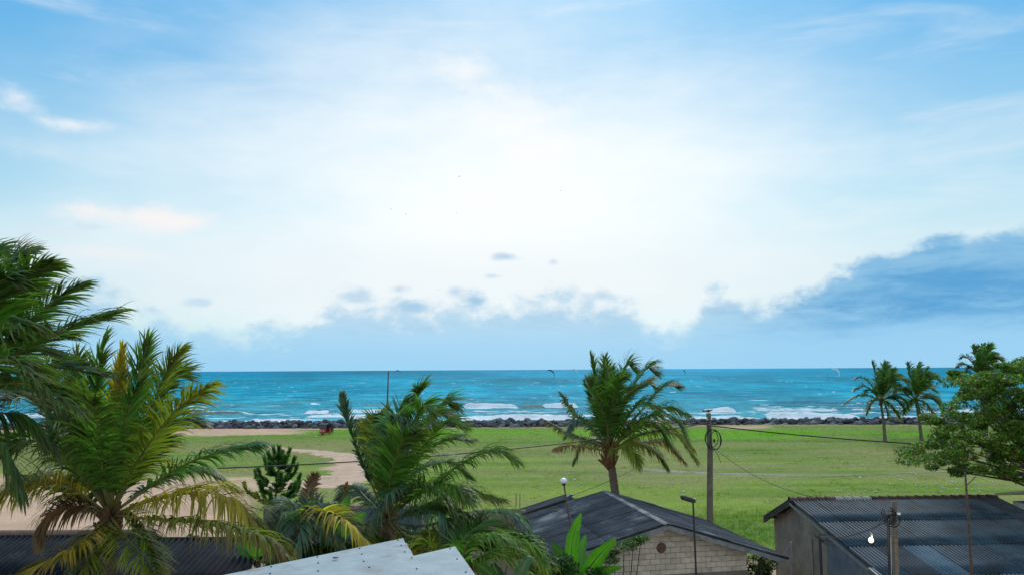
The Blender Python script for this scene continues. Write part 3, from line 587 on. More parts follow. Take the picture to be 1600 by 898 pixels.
# big palm at the left, in front of the dark roofs
DA = 16.5
A = [fr((176, 690, 0), (192, 532, .2), tone=YEL * .9, tip=YEL, L=.55, spread=.35, vee=.1, grav=.05, start=.55, wind=(.15, 0, 0), label='young upright yellow frond'),
     fr((148, 650, .6), (166, 508, .8), tone=GREEN, L=.75, spread=.6, grav=.15), fr((200, 655, .3), (234, 520, .2), tone=GREEN * 1.15, L=.85, spread=.7, grav=.22),
     fr((232, 645, -.2), (284, 540, -.6), tone=OLV, L=.95, grav=.3), fr((212, 700, .5), (262, 600, .8), (282, 575, 1.0), tone=GREEN, L=.95),
     fr((215, 720, -.6), (270, 645, -1.1), (334, 592, -1.6), tone=OLV * 1.1, tip=YEL, tipamt=.5, L=1.0, grav=.5, label='arched olive frond with yellowing tip'),
     fr((128, 660, .9), (120, 545, 1.3), tone=GREEN * .9, L=.85, spread=.7, grav=.2), fr((140, 690, .2), (100, 585, .1), tone=GREEN * .8, L=.9),
     fr((280, 730, .2), (350, 705, .4), (415, 690, .6), tone=GREEN * 1.05, tip=BLU * 1.8, tipamt=.5, L=.85, grav=.55, wind=(.3, 0, 0)),
     fr((232, 783, -.6), (312, 768, -1.1), (370, 783, -1.5), (408, 812, -1.7), tone=YEL * .72 + GREEN * .25, tip=BRN, tipamt=.5, L=1.15, nl=150, grav=1.0, wind=(.08, 0, 0), label='drooping yellow frond with hanging leaflets'),
     fr((262, 812, -1.2), (340, 820, -1.9), (410, 838, -2.4), (468, 874, -2.8), tone=OLV * .9, tip=BRN * 1.1, tipamt=.8, L=.95, nl=140, grav=1.0, wind=(.05, 0, 0), label='lowest right frond, drooping and browning'),
     fr((196, 838, -1.0), (225, 872, -1.8), (246, 905, -2.4), tone=OLV * 1.2, tip=YEL, tipamt=.5, L=.8, grav=.5, wind=(.2, 0, 0)),
     fr((100, 755, -.5), (40, 758, -.9), (-15, 775, -1.2), tone=YEL * .6 + GREEN * .3, tip=BRN, tipamt=.4, L=1.05, grav=1.0, wind=(.06, 0, 0), label='yellowing frond drooping to the left'),
     fr((135, 838, -1.1), (90, 868, -1.7), (30, 900, -2.2), tone=YEL * .75, tip=BRN, tipamt=.6, L=.65, grav=.6, wind=(.1, 0, 0), label='low yellow brown frond hanging over the roof'),
     fr((90, 700, -.3), (30, 690, -.3), (-25, 700, -.3), tone=GREEN * .75, L=1.05, grav=.6), fr((100, 680, .5), (50, 620, .6), (-5, 615, .7), tone=DKG * 1.6, L=1.05, grav=.4),
     fr((110, 660, .8), (75, 580, 1.1), (40, 560, 1.2), tone=GREEN * .8, L=.95), fr((228, 715, .9), (275, 665, 1.5), (315, 655, 1.9), tone=DKG * 1.8, L=.85),
     fr((240, 755, 1.2), (310, 735, 1.9), (375, 760, 2.2), tone=GREEN * .9, tip=BRN, tipamt=.6, L=.8, grav=.7), fr((120, 770, .6), (60, 745, 1.4), (10, 760, 2.0), tone=DKG * 1.5, L=.95, grav=.7),
     fr((130, 790, -.3), (85, 800, -.5), (60, 840, -.6), tone=BRN * .6, tip=BRN, tipamt=.8, L=.8, grav=1.0, wind=(.08, 0, 0), label='dead brown frond hanging beside the trunk'),
     fr((205, 800, .4), (235, 840, .8), (250, 880, 1.0), tone=GREEN * .7, L=.8, grav=.8), fr((185, 720, -.9), (200, 640, -1.6), (220, 590, -1.9), tone=GREEN * 1.1, L=.95, grav=.3),
     fr((160, 730, -1.0), (150, 650, -1.9), (140, 620, -2.3), tone=GREEN * 1.0, L=.95, grav=.35), fr((120, 735, -.9), (70, 690, -1.9), (20, 690, -2.4), tone=GREEN * .85, L=1.0, grav=.6),
     fr((150, 830, -.8), (140, 870, -1.3), (110, 920, -1.6), tone=OLV * .8, tip=BRN, L=.75, grav=.8), fr((172, 700, 1.0), (185, 600, 1.8), tone=DKG * 1.6, L=.9, grav=.2),
     fr((145, 745, .9), (115, 690, 1.6), (95, 650, 2.0), tone=DKG * 1.4, L=.95, grav=.5), fr((205, 745, 1.0), (245, 700, 1.8), (250, 660, 2.2), tone=DKG * 1.5, L=.95, grav=.5)]
cA = P(172, 808, DA); palm('coconut_palm', cA, (cA[0] + .15, DA + .1, 0), 'largest coconut palm at the left, green and yellow fronds over dark roofs', A, DA, Lf=.95, nl=92)
# palm cut by the left edge
DB = 13.0
B_ = [fr((-30, 470, 0), (10, 415, .1), (45, 388, .2), tone=DKG * 1.7, L=.8, wind=(.7, 0, 0)), fr((-10, 490, -.3), (40, 435, -.5), (84, 405, -.6), tone=GREEN, L=.75, wind=(.7, 0, 0)),
      fr((5, 540, .2), (70, 480, .3), (130, 441, .4), tone=DKG * 1.9, L=.85, wind=(.8, 0, 0)), fr((10, 560, -.4), (90, 520, -.8), (192, 483, -1.0), tone=DKG * 1.8, L=.9, wind=(.8, 0, 0), label='long windblown frond reaching right'),
      fr((15, 600, .4), (80, 575, .6), (170, 585, .7), tone=DKG * 1.4, L=.9, wind=(.8, 0, 0)), fr((-20, 600, -.6), (50, 600, -1.2), (130, 640, -1.6), tone=DKG * 1.3, L=.95, wind=(.6, 0, 0), grav=.6),
      fr((-40, 450, .5), (-20, 400, .8), (10, 392, 1.0), tone=DKG * 1.8, L=.8, wind=(.7, 0, 0)), fr((-20, 520, .8), (20, 470, 1.2), (60, 455, 1.3), tone=DKG * 1.5, L=.85, wind=(.8, 0, 0)),
      fr((-20, 640, .2), (40, 650, .3), (90, 700, .4), tone=DKG * 1.3, L=.95, grav=.7), fr((-40, 520, -1.0), (10, 500, -1.6), (70, 505, -1.9), tone=GREEN * .8, L=.95, wind=(.8, 0, 0)),
      fr((-40, 500, -.6), (0, 440, -.9), (25, 430, -1.0), tone=DKG * 1.6, L=.85, wind=(.8, 0, 0)), fr((-100, 470, 0), (-120, 420, .2), (-110, 400, .3), tone=GREEN, L=.8), fr((-120, 560, 0), (-200, 540, .2), (-260, 590, .3), tone=GREEN, L=.9),
      fr((-110, 620, -.4), (-170, 660, -.6), (-200, 740, -.8), tone=GREEN, L=.9, grav=.8), fr((-30, 560, 1.2), (40, 545, 2.0), (110, 560, 2.4), tone=DKG * 1.2, L=.9, wind=(.8, 0, 0)),
      fr((-30, 660, -.5), (10, 700, -.9), (40, 780, -1.1), tone=DKG * 1.4, L=.9, grav=.9), fr((-30, 610, 1.4), (30, 610, 2.2), (90, 640, 2.6), tone=DKG * 1.1, L=.95, wind=(.6, 0, 0)),
      fr((-40, 580, -1.4), (10, 560, -2.4), (60, 585, -2.9), tone=DKG * 1.5, L=.95, wind=(.8, 0, 0)), fr((-35, 560, .2), (20, 530, .2), (110, 520, .2), tone=DKG * 1.3, L=.9, wind=(.8, 0, 0))]
cB = P(-70, 600, DB); palm('coconut_palm', cB, (cB[0] - .4, DB, 0), 'dark windblown coconut palm cut off by the left edge', B_, DB, Lf=.85, nl=84)
# palm in the middle-left
DC = 19.0
C_ = [fr((568, 725, .1), (545, 660, .1), (530, 606, .2), tone=BLU * 1.0, L=0.38, spread=.7, grav=.05, wind=(.12, 0, 0), nl=96, wd=.03, start=.22, label='lone upright frond leaning left'),
      fr((598, 720, .5), (607, 632, .7), tone=DKG * 2.0, L=0.62, spread=.7, grav=.15, wind=(.2, 0, 0)), fr((618, 705, .2), (650, 625, .1), (658, 600, .0), tone=GREEN * 1.1, L=0.76, spread=.7, wind=(.4, 0, 0)),
      fr((640, 695, .0), (690, 635, -.2), (712, 622, -.3), tone=GREEN * 1.1, L=0.85, wind=(.5, 0, 0)), fr((645, 720, -.4), (690, 665, -.9), (722, 655, -1.1), tone=GREEN * 1.25, L=0.85, wind=(.4, 0, 0), grav=.5),
      fr((602, 715, -.6), (612, 660, -1.0), (632, 652, -1.3), (640, 680, -1.5), tone=BLU * 1.1, L=0.76, grav=.5, wind=(.1, 0, 0), label='hooked blue green frond in front'),
      fr((660, 765, -.2), (725, 722, -.4), (770, 704, -.5), (816, 712, -.6), tone=GREEN * 1.1, L=0.81, grav=.65, wind=(.35, 0, 0), label='long arching frond reaching right'),
      fr((660, 790, .3), (720, 765, .5), (790, 778, .6), tone=GREEN * .95, tip=BRN, tipamt=.6, L=0.81, grav=.7), fr((660, 822, -.9), (740, 803, -1.4), (800, 803, -1.8), (852, 845, -2.1), tone=BLU * 1.2, tip=OLV, tipamt=.5, L=0.67, grav=.7, wind=(.2, 0, 0)),
      fr((670, 842, -1.2), (755, 834, -1.9), (820, 845, -2.4), (866, 886, -2.8), tone=GREEN * 1.4, tip=YEL, tipamt=.35, L=0.76, grav=.9, wind=(.1, 0, 0), label='lowest right frond, bright green and drooping'),
      fr((625, 775, -1.0), (610, 770, -1.6), (585, 810, -1.9), (572, 850, -2.1), tone=BLU * 1.1, L=0.76, grav=.7, wind=(.1, 0, 0)),
      fr((640, 850, -1.2), (672, 862, -1.9), (700, 880, -2.2), tone=OLV * 1.4, tip=YEL, tipamt=.5, L=0.72, grav=.6), fr((650, 760, -.9), (690, 770, -1.7), (720, 810, -2.2), tone=GREEN, L=0.81, grav=.8),
      fr((628, 705, .9), (675, 650, 1.4), (700, 640, 1.6), tone=DKG * 1.8, L=0.81), fr((585, 740, .9), (570, 690, 1.5), (572, 660, 1.8), tone=OLV * .8, L=0.62, wind=(.15, 0, 0)),
      fr((575, 780, .5), (550, 760, .9), (520, 780, 1.1), tone=BLU * .9, tip=BRN, L=0.62, grav=.8, wind=(.05, 0, 0)), fr((640, 745, .8), (700, 720, 1.5), (740, 740, 1.8), tone=DKG * 1.8, L=0.76, grav=.6),
      fr((670, 860, -.4), (730, 875, -.7), (790, 915, -1.0), tone=GREEN * 1.1, L=0.72, grav=.8), fr((612, 740, -1.0), (628, 690, -1.7), (650, 670, -2.0), tone=GREEN * 1.15, L=0.81, grav=.4),
      fr((590, 820, -.8), (560, 850, -1.4), (530, 880, -1.7), tone=BLU * .8, L=0.62, grav=.8), fr((665, 800, -.8), (720, 800, -1.6), (770, 830, -2.0), tone=GREEN * .8, L=0.76, grav=.8)]
C_ += [fr((625, 720, -.8), (655, 640, -1.3), (680, 632, -1.6), tone=GREEN * 1.2, L=0.84, grav=.45), fr((635, 730, .2), (690, 690, .3), (735, 680, .3), tone=GREEN * 1.0, L=0.80, grav=.5), fr((612, 720, -.2), (625, 640, -.3), (640, 620, -.3), tone=GREEN, L=0.72, spread=.8),
       fr((595, 735, -.2), (588, 670, -.3), (590, 645, -.4), tone=OLV, L=0.64, spread=.7, wind=(.2, 0, 0)), fr((650, 775, -1.3), (700, 755, -2.2), (740, 775, -2.7), tone=GREEN * 1.1, L=0.80, grav=.7), fr((650, 800, -1.2), (690, 800, -2.0), (705, 835, -2.3), tone=BLU * 1.2, L=0.80, grav=.9)]
cC = P(604, 815, DC); palm('coconut_palm', cC, (cC[0] + .1, DC + .1, 0), 'bushy coconut palm behind the pale roof with one lone frond leaning left', C_, DC, Lf=.9, nl=86)
# palm behind the block house
DD = 42.0
D_ = [fr((938, 620, 0), (922, 548, .2), tone=GREEN, L=0.92, spread=.6, grav=.15), fr((948, 620, .5), (946, 552, .9), tone=GREEN, L=1.10, spread=.7), fr((962, 620, .2), (978, 572, .1), (990, 566, 0), tone=GREEN * 1.1, L=1.35, grav=.2),
      fr((978, 625, -.3), (1008, 578, -.6), (1024, 572, -.8), tone=GREEN * 1.1, L=1.35), fr((995, 650, .3), (1035, 605, .5), (1064, 598, .7), tone=DKG * 2, L=1.23, grav=.5), fr((1005, 655, -.7), (1040, 636, -1.2), (1078, 642, -1.5), tone=GREEN, L=1.29, grav=.7),
      fr((1000, 680, -1), (1050, 675, -1.8), (1092, 716, -2.3), tone=OLV * 1.1, tip=BRN, tipamt=.6, L=1.35, grav=.9, wind=(.25, 0, 0)), fr((995, 695, .8), (1035, 690, 1.4), (1075, 722, 1.8), tone=BRN * .7, tip=BRN, L=1.16, grav=1.0, wind=(.2, 0, 0), label='browning frond drooping right'),
      fr((1000, 665, 1.2), (1040, 660, 2.0), (1090, 700, 2.4), tone=OLV, L=1.23, grav=.8), fr((925, 670, -.5), (893, 640, -.9), (872, 610, -1.1), tone=BLU * 1.1, tip=BRN, tipamt=.7, L=0.68, grav=.9, wind=(.1, 0, 0), label='thin frond curling left', sparse=.1),
      fr((925, 690, .3), (885, 675, .5), (848, 655, .8), tone=BLU * .9, tip=BRN, tipamt=.9, L=0.80, grav=1.0, wind=(.05, 0, 0), sparse=.1), fr((925, 700, -1.0), (890, 695, -1.8), (862, 700, -2.3), tone=BRN * .8, L=0.74, grav=1.0, wind=(.1, 0, 0), sparse=.3, label='dry frond hanging left'),
      fr((932, 640, .8), (912, 595, 1.2), tone=BLU * .9, L=0.98, grav=.3), fr((965, 700, -1.2), (985, 700, -2.2), (1000, 725, -2.8), tone=OLV * 1.3, tip=YEL, L=1.16, grav=.8), fr((940, 690, 1), (915, 690, 1.9), (895, 720, 2.2), tone=DKG * 1.6, L=0.98, grav=.9),
      fr((968, 640, 1.0), (1005, 600, 1.8), (1030, 600, 2.2), tone=DKG * 2, L=1.23), fr((930, 660, .9), (900, 660, 1.7), (880, 680, 2.1), tone=BLU, L=0.80, grav=.9, wind=(.1, 0, 0)), fr((985, 690, 0), (1020, 705, 0), (1045, 730, 0), tone=OLV, tip=BRN, tipamt=.6, L=1.10, grav=.9),
      fr((955, 640, -1.0), (965, 600, -1.8), (975, 585, -2.1), tone=GREEN * 1.15, L=1.23), fr((975, 660, -1.2), (1000, 630, -2.2), (1030, 630, -2.7), tone=GREEN * 1.2, L=1.23, grav=.5), fr((945, 650, -.9), (925, 610, -1.6), (920, 590, -1.8), tone=GREEN * .9, L=0.98, grav=.3)]
D_ += [fr((940 + 3 * k, 640, dd), (924 + 11 * k, 585 - 18 * math.sin(k * .7), dd * 1.6), tone=t_, L=1.17, spread=.8, grav=.3) for k, dd, t_ in ((0, .2, GREEN), (2, -.4, GREEN * 1.15), (3, .9, DKG * 2), (4, -1.0, GREEN * 1.2), (6, .1, GREEN), (8, -.8, GREEN * 1.1), (9, .8, DKG * 2))]
D_ += [fr((985, 672, -1.4), (1020, 662, -2.2), (1048, 690, -2.6), tone=GREEN * 1.1, L=1.23, grav=.8), fr((925, 668, -1.0), (905, 655, -1.6), (884, 672, -2.0), tone=BLU * 1.1, L=0.76, grav=.8, wind=(.15, 0, 0)), fr((1000, 655, .2), (1050, 652, .3), (1082, 690, .4), tone=GREEN, L=1.17, grav=.7)]
cD = P(952, 705, DD); palm('coconut_palm', cD, (P(964, 812, DD)[0] + .2, DD + .1, 0), 'windswept coconut palm standing behind the block house ridge', D_, DD, Lf=1.35, nl=90, wd=.036, trunk_r=(.26, .20), rr=.05, fs=1.7)
# three far palms near the shore at the right
def far_palm(cx, cy, Dp, basepx, basepy, label, sc_=1.0, mirror=0):
    b = G(basepx, basepy, 0); Dp = b[1] if Dp is None else Dp
    tips = [(-12, -62, 0, DKG * 2), (-40, -38, .8, BLU), (-56, 2, .5, BLU * .9), (-46, -20, -1, BLU), (8, -62, 1, DKG * 2), (20, -58, -1, DKG * 2.2), (30, -46, .8, DKG * 2), (38, -34, -1.2, GREEN), (40, -14, 1.2, GREEN), (42, 4, -1, OLV), (30, 24, 1, OLV * .8), (12, 24, -1.4, DKG * 1.8),
            (-20, 20, 1.2, DKG * 1.5), (-30, -12, -1.2, DKG * 1.6), (0, -50, 1.5, DKG * 1.8), (24, -26, -1.8, GREEN), (14, -44, 0, GREEN * .9), (34, 12, 0, DKG * 1.8)]
    fl = []
    for i, (dx, dy, dd, tn) in enumerate(tips):
        dx = dx * 1.08 * sc_ * random.uniform(.88, 1.1) + mirror * random.uniform(-5, 5); dy = dy * sc_ * random.uniform(.9, 1.08)
        lift = -12 * sc_ if dy > -45 * sc_ else 0
        fl.append(fr((cx + dx * .5, cy + dy * .55 + lift, dd * .6), (cx + dx, cy + dy, dd * 1.6), tone=np.array(tn) * 1.0, L=1.7 * sc_ * (.65 if dx < -25 else 1), grav=.4, wind=(1.1, 0, 0)))
    return palm('coconut_palm', P(cx, cy, Dp), (b[0], b[1] if abs(b[1] - Dp) < 6 else Dp, -.1), label, fl, Dp, nl=46, wd=.085, Lf=1.2, trunk_r=(.24, .15), rr=.07, group='coconut palms near the shore')
far_palm(1376, 628, None, 1383, 690, 'left one of two slim palms on the field before the seawall')
far_palm(1431, 626, None, 1440, 688, 'second slim shore palm, between its twin and the leafy tree', .98, 1)
far_palm(1532, 590, 92, 1545, 720, 'shore palm whose crown rises behind the leafy tree', .85, 1)
# small palm low in the middle-left, beside the corrugated shed
DS = 17.5
S_ = [fr((500, 798, -1.2), (540, 812, -2.0), (590, 858, -2.4), tone=YEL * .9 + BLU * .2, tip=YEL, tipamt=.8, L=.85, grav=.7, wind=(.1, 0, 0), label='yellow striped frond drooping right'), fr((455, 800, -.2), (435, 815, -.5), (418, 858, -.8), tone=BLU, L=.75, grav=.8, wind=(.05, 0, 0)),
      fr((485, 795, .4), (510, 790, .8), (560, 815, 1.1), tone=BLU * .9, L=.75, grav=.6, wind=(.1, 0, 0)), fr((470, 800, -.8), (470, 820, -1.5), (460, 870, -1.9), tone=BLU * 1.1, L=.8, grav=.8, wind=(.1, 0, 0)), fr((500, 830, -.6), (530, 850, -1.1), (560, 885, -1.5), tone=DKG * 2, L=.7, grav=.8),
      fr((460, 790, .8), (440, 790, 1.5), (425, 815, 1.9), tone=BLU * .8, L=.7, grav=.7, wind=(.05, 0, 0)), fr((480, 780, .6), (487, 755, 1), (492, 738, 1.2), tone=BRN * .5, L=.3, grav=.2, wind=(.05, 0, 0), sparse=.3, label='withered upright frond'), fr((500, 815, .3), (535, 780, .6), (545, 752, .8), tone=BRN * .6, L=.22, grav=.3, wind=(.05, 0, 0), sparse=.4, label='withered brown frond leaning right'),
      fr((500, 860, -.8), (520, 880, -1.2), (540, 900, -1.5), tone=DKG * 1.5, L=.6, grav=.8), fr((480, 810, -.6), (500, 805, -1.2), (530, 840, -1.6), tone=BLU * 1.05, L=.8, grav=.8, wind=(.1, 0, 0))]
cS = P(476, 838, DS); palm('young_palm', cS, (cS[0], DS, 0), 'low young palm with a yellow striped frond beside the blue tin shed', S_, DS, nl=70, Lf=.8, trunk_r=(.12, .10))
DU = 16.0
U_ = [fr((730, 850, -.2), (780, 838, -.4), (830, 868, -.6), tone=GREEN * 1.2, L=.7, grav=.7), fr((740, 880, -.3), (790, 870, -.6), (850, 905, -.9), tone=GREEN, tip=YEL, L=.7, grav=.7), fr((690, 880, .2), (670, 850, .3), (640, 856, .4), tone=OLV * 1.5, tip=YEL, tipamt=.4, L=.6, grav=.5),
      fr((720, 850, .5), (750, 820, .9), (790, 815, 1.1), tone=DKG * 1.8, L=.7), fr((725, 900, -.4), (750, 900, -.7), (780, 940, -.9), tone=OLV, L=.6, grav=.6), fr((705, 860, .6), (690, 835, 1.1), (665, 830, 1.3), tone=OLV * 1.2, L=.6), fr((760, 870, .4), (820, 850, .8), (870, 880, 1.1), tone=DKG * 1.6, L=.7, grav=.7)]
cU = P(722, 905, DU); palm('young_palm', cU, (cU[0], DU, 0), 'low green palm spreading from behind the right corner of the pale roof', U_, DU, nl=64, Lf=.7, trunk_r=(.12, .10))

# ------------------------------------------------------------------ broad-leaved plants
def banana_leaf(root, pts, wd, tone, tear=.2, name='leaf'):
    n_ = 26; C = bez(pts, n_); T = np.gradient(C, axis=0); T /= np.linalg.norm(T, axis=1)[:, None]; view = np.array([0, -1., .15]); S = np.cross(T, view); S /= np.linalg.norm(S, axis=1)[:, None]; Nn = np.cross(S, T)
    V = []; Fq = []; Cc = []
    for i in range(n_):
        t = i / (n_ - 1); w_ = wd * (math.sin(math.pi * min(1, max(0, (t - .14) / .86)) ** .8) ** .6 if t > .14 else .05) + .01
        rag = 1 - tear * random.random() * (random.random() < .5)
        for k, q in enumerate((-1, -.55, 0, .55, 1)):
            lift = .22 * abs(q) * w_ - .10 * w_ * (abs(q) == 1); V.append(C[i] + S[i] * w_ * q * (rag if abs(q) == 1 else 1) + Nn[i] * lift + T[i] * .02 * abs(q)); Cc.append(np.array(tone) * (1.45 if k == 2 else random.uniform(.85, 1.15)))
    for i in range(n_ - 1):
        for k in range(4): a = i * 5 + k; Fq.append((a, a + 1, a + 6, a + 5))
    o = add(name, V, Fq, M['broadleaf'], root, tone=np.array(Cc), smooth=True)
    Mb().tube(C[::3], list(np.linspace(.03, .006, len(C[::3]))), 5).out('midrib', M['rachis'], o, smooth=True); return o
BG = np.array([.055, .175, .016]); BD = np.array([.030, .105, .020])
def banana(cx, cy, D, leaves, label, D0=None):
    c0 = P(cx, cy, D); root = thing('banana_plant', (c0[0], D, 0), label, 'banana plant')
    Mb().tube([(c0[0], D, 0), (c0[0] + .03, D, c0[2] * .5), c0], [.14, .11, .06], 10).out('stem', M['bark'], root, smooth=True)
    for pix, wd, tn in leaves: banana_leaf(root, [c0] + [P(px, py, D + dd) for px, py, dd in pix], wd, tn)
banana(905, 925, 22, [([(893, 862, -.1), (908, 802, -.2)], .19, BG * 1.15), ([(925, 880, -.3), (962, 842, -.7)], .20, BG), ([(925, 900, -.5), (972, 885, -1.1)], .16, BG * .8), ([(885, 880, .3), (862, 848, .5)], .17, BD), ([(905, 880, .5), (915, 835, .8)], .16, BD * 1.6), ([(890, 900, -.4), (868, 893, -.8)], .14, BD * 1.2), ([(915, 905, .4), (945, 870, .9)], .17, BD * 1.3)], 'bright banana plant in front of the block house gable')
banana(530, 850, 24, [([(534, 800, 0), (545, 768, .1)], .22, BD * 1.3), ([(520, 830, -.3), (500, 820, -.6)], .16, BD), ([(550, 820, .2), (572, 800, .4)], .18, BD * 1.5)], 'dark banana plant between the young palm and the bushy palm')
banana(404, 880, 19, [([(402, 845, 0), (404, 808, .1)], .26, BG * 1.2), ([(425, 860, -.2), (440, 850, -.5)], .15, BD), ([(385, 860, .3), (372, 850, .5)], .15, BD * 1.4)], 'banana plant with one broad bright green leaf beside the drooping yellow fronds')
banana(800, 935, 14.5, [([(770, 900, -.1), (745, 880, -.2)], .10, BD * .6), ([(815, 890, 0), (830, 872, 0)], .09, BLU * .8), ([(780, 900, .4), (770, 880, .6)], .10, BD * .6)], 'low dark banana plant under the drooping fronds right of the pale roof')
def leaf_cloud(centres, rads, n_, size, tones, flat=.6):
    V = []; C = []; centres = np.array(centres); k = rng.integers(0, len(centres), n_); d = rng.normal(0, 1, (n_, 3)); d /= np.linalg.norm(d, axis=1)[:, None]; r = rng.uniform(.35, 1.0, n_) ** .6
    p = centres[k] + d * (r * np.array(rads)[k])[:, None] * np.array([1, 1, flat]); nrm = rng.normal(0, .55, (n_, 3)) + np.array([0, -.1, .8]); nrm /= np.linalg.norm(nrm, axis=1)[:, None]
    a = np.cross(nrm, rng.normal(0, 1, (n_, 3))); a /= np.linalg.norm(a, axis=1)[:, None]; b = np.cross(nrm, a); s_ = size * rng.uniform(.6, 1.25, n_)[:, None]
    V = np.stack([p - a * s_, p + b * s_ * .42 + nrm * s_ * .10, p + a * s_, p - b * s_ * .42 + nrm * s_ * .10], 1); Fq = np.arange(4 * n_).reshape(-1, 4)
    ti = rng.integers(0, len(tones), n_); C = np.array(tones)[ti] * rng.uniform(.6, 1.35, (n_, 1)); return V.reshape(-1, 3), Fq, np.repeat(C, 4, 0)
# leafy tree at the right edge
DT = 33.0; tb = P(1700, 900, DT); root = thing('leafy_tree', (tb[0], DT, 0), 'broad-leaved green tree reaching in from the right edge above the long roof', 'tree')
lim = Mb(); fork = P(1690, 760, DT); lim.tube([(tb[0], DT, -.1), (tb[0] - .1, DT, 2.5), fork], [.32, .26, .22], 10)
out_ = [(1424, 716), (1445, 705), (1470, 720), (1500, 728), (1455, 688), (1490, 700), (1530, 722), (1570, 735), (1460, 660), (1480, 675), (1495, 640), (1520, 660), (1550, 690), (1590, 700), (1500, 615), (1497, 590), (1525, 600), (1545, 630), (1575, 650), (1600, 680),
        (1540, 590), (1565, 578), (1590, 572), (1560, 600), (1590, 610), (1610, 600), (1620, 578), (1610, 640), (1630, 620), (1640, 680), (1620, 730), (1585, 735), (1660, 590), (1660, 640), (1680, 690), (1700, 585), (1720, 620), (1740, 680), (1640, 580), (1540, 655), (1510, 690), (1560, 715), (1535, 610), (1580, 590)] + [(random.uniform(1520, 1720), random.uniform(600, 715)) for _ in range(26)]
cen = []; rad = []
for px, py in out_:
    for k in range(5):
        dd = random.uniform(-2.6, 2.6); c_ = P(px + random.uniform(-14, 14), py + random.uniform(-12, 12), DT + dd); cen.append(c_); rad.append(random.uniform(.26, .56))
    lim.tube([fork, fork * .5 + c_ * .5 + np.array([0, 0, random.uniform(-.3, .1)]), c_], [.06, .035, .012], 6)
V, Fq, C = leaf_cloud(cen, rad, 62000, .080, [np.array([.095, .225, .016]), np.array([.060, .160, .014]), np.array([.18, .31, .03]), np.array([.030, .085, .012]), np.array([.09, .20, .035]), np.array([.18, .13, .03])], .5)
lim.tube([fork, P(1640, 735, DT - .5), P(1590, 728, DT - 1), P(1572, 716, DT - 1.2)], [.15, .10, .06, .03], 8); lim.tube([fork, P(1620, 765, DT), P(1560, 742, DT), P(1500, 735, DT)], [.10, .06, .035, .012], 7)
lim.out('trunk', M['treebark'], root, smooth=True); add('crown', V, Fq, M['broadleaf'], root, tone=C)
# small conifer with upturned tufts
DP = 46.0; cp = P(430, 785, DP); root = thing('young_conifer', (cp[0], DP, 0), 'small dark conifer with upturned tufts beside the sandy path', 'conifer'); top_ = P(436, 716, DP); tk = Mb(); tk.tube([(cp[0], DP, 0), cp, top_], [.11, .07, .02], 8); V = []; Fq = []; C = []
def tuft(p0, p1, r, n_=46):
    ax = (p1 - p0); L_ = np.linalg.norm(ax); ax = ax / L_
    for i in range(n_):
        t = random.random(); b = p0 + ax * L_ * t; d = np.array([random.gauss(0, 1), random.gauss(0, 1), random.gauss(0, 1)]); d -= ax * np.dot(d, ax); d /= np.linalg.norm(d) + 1e-6; d = d * .8 + ax * .9; s_ = r * random.uniform(.7, 1.2); sd_ = np.cross(d, ax); sd_ = sd_ / (np.linalg.norm(sd_) + 1e-6) * .055
        k = len(V); V.extend([b - sd_, b + sd_, b + d * s_]); Fq.append((k, k + 1, k + 2)); C.extend([np.array([.065, .165, .035]) * random.uniform(.5, 1.5)] * 3)
for i in range(24):
    h = i / 23; base_ = np.array(cp) * (1 - h) + np.array(top_) * h; base_ = base_ + np.array([0, 0, -.5 * (1 - h)]); a = i * 2.4; L_ = (1 - h) ** .6 * 1.6 * random.uniform(.75, 1.1) + .15; e_ = base_ + np.array([math.cos(a) * L_, math.sin(a) * L_, .25 + .28 * L_]); m_ = base_ * .45 + e_ * .55 + np.array([0, 0, -.15]); tk.tube([base_, m_, e_], [.035, .025, .01], 5); tuft(m_, e_, .24, 150); tuft(e_, e_ + np.array([math.cos(a) * .15, math.sin(a) * .15, .42]), .22, 120)
    for q in (-.5, .5): s2 = m_ + np.array([math.cos(a + q * 2), math.sin(a + q * 2), .5]) * .5 * (1 - h * .6); tuft(m_, s2, .20, 100)
tuft(np.array(top_) - (0, 0, .5), np.array(top_) + (0, 0, .25), .18, 90)
tk.out('trunk', M['treebark'], root, smooth=True); add('crown', V, Fq, M['broadleaf'], root, tone=np.array(C))
# shrubs and weeds round the houses
def shrub(name, spots, D, n_, size, tones, label, cat='shrub', flat=.9, rr=(.3, .55)):
    cs = [P(px, py, D + dd) for px, py, dd in spots]; b = np.mean(cs, axis=0); root = thing(name, (b[0], D, 0), label, cat)
    V, Fq, C = leaf_cloud(cs, [random.uniform(*rr) for _ in cs], n_, size, tones, flat); st_ = Mb()
    for c_ in cs: st_.tube([(b[0], D, 0), (b[0] * .4 + c_[0] * .6, D, c_[2] * .5), c_], [.05, .03, .01], 5)
    st_.out('stem', M['treebark'], root); add('foliage', V, Fq, M['broadleaf'], root, tone=C)
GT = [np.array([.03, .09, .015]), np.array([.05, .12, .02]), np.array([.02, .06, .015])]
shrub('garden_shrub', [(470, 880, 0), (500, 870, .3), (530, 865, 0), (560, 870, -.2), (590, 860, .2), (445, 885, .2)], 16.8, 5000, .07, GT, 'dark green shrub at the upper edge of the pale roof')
shrub('garden_shrub', [(880, 890, 0), (850, 885, .4), (865, 905, -.2), (930, 915, .2), (835, 895, .3)], 21, 4200, .07, GT, 'dark shrub round the foot of the bright banana plant')
shrub('climbing_vine', [(960, 862, 0), (975, 853, .1), (990, 846, .1), (945, 868, 0), (930, 876, 0), (1002, 840, .1), (952, 874, 0), (940, 888, 0)], 27.8, 3400, .045, [BG * .8, GT[1], GT[0]], 'thin green climber spreading along the left of the block gable', 'vine', .3, (.2, .5))
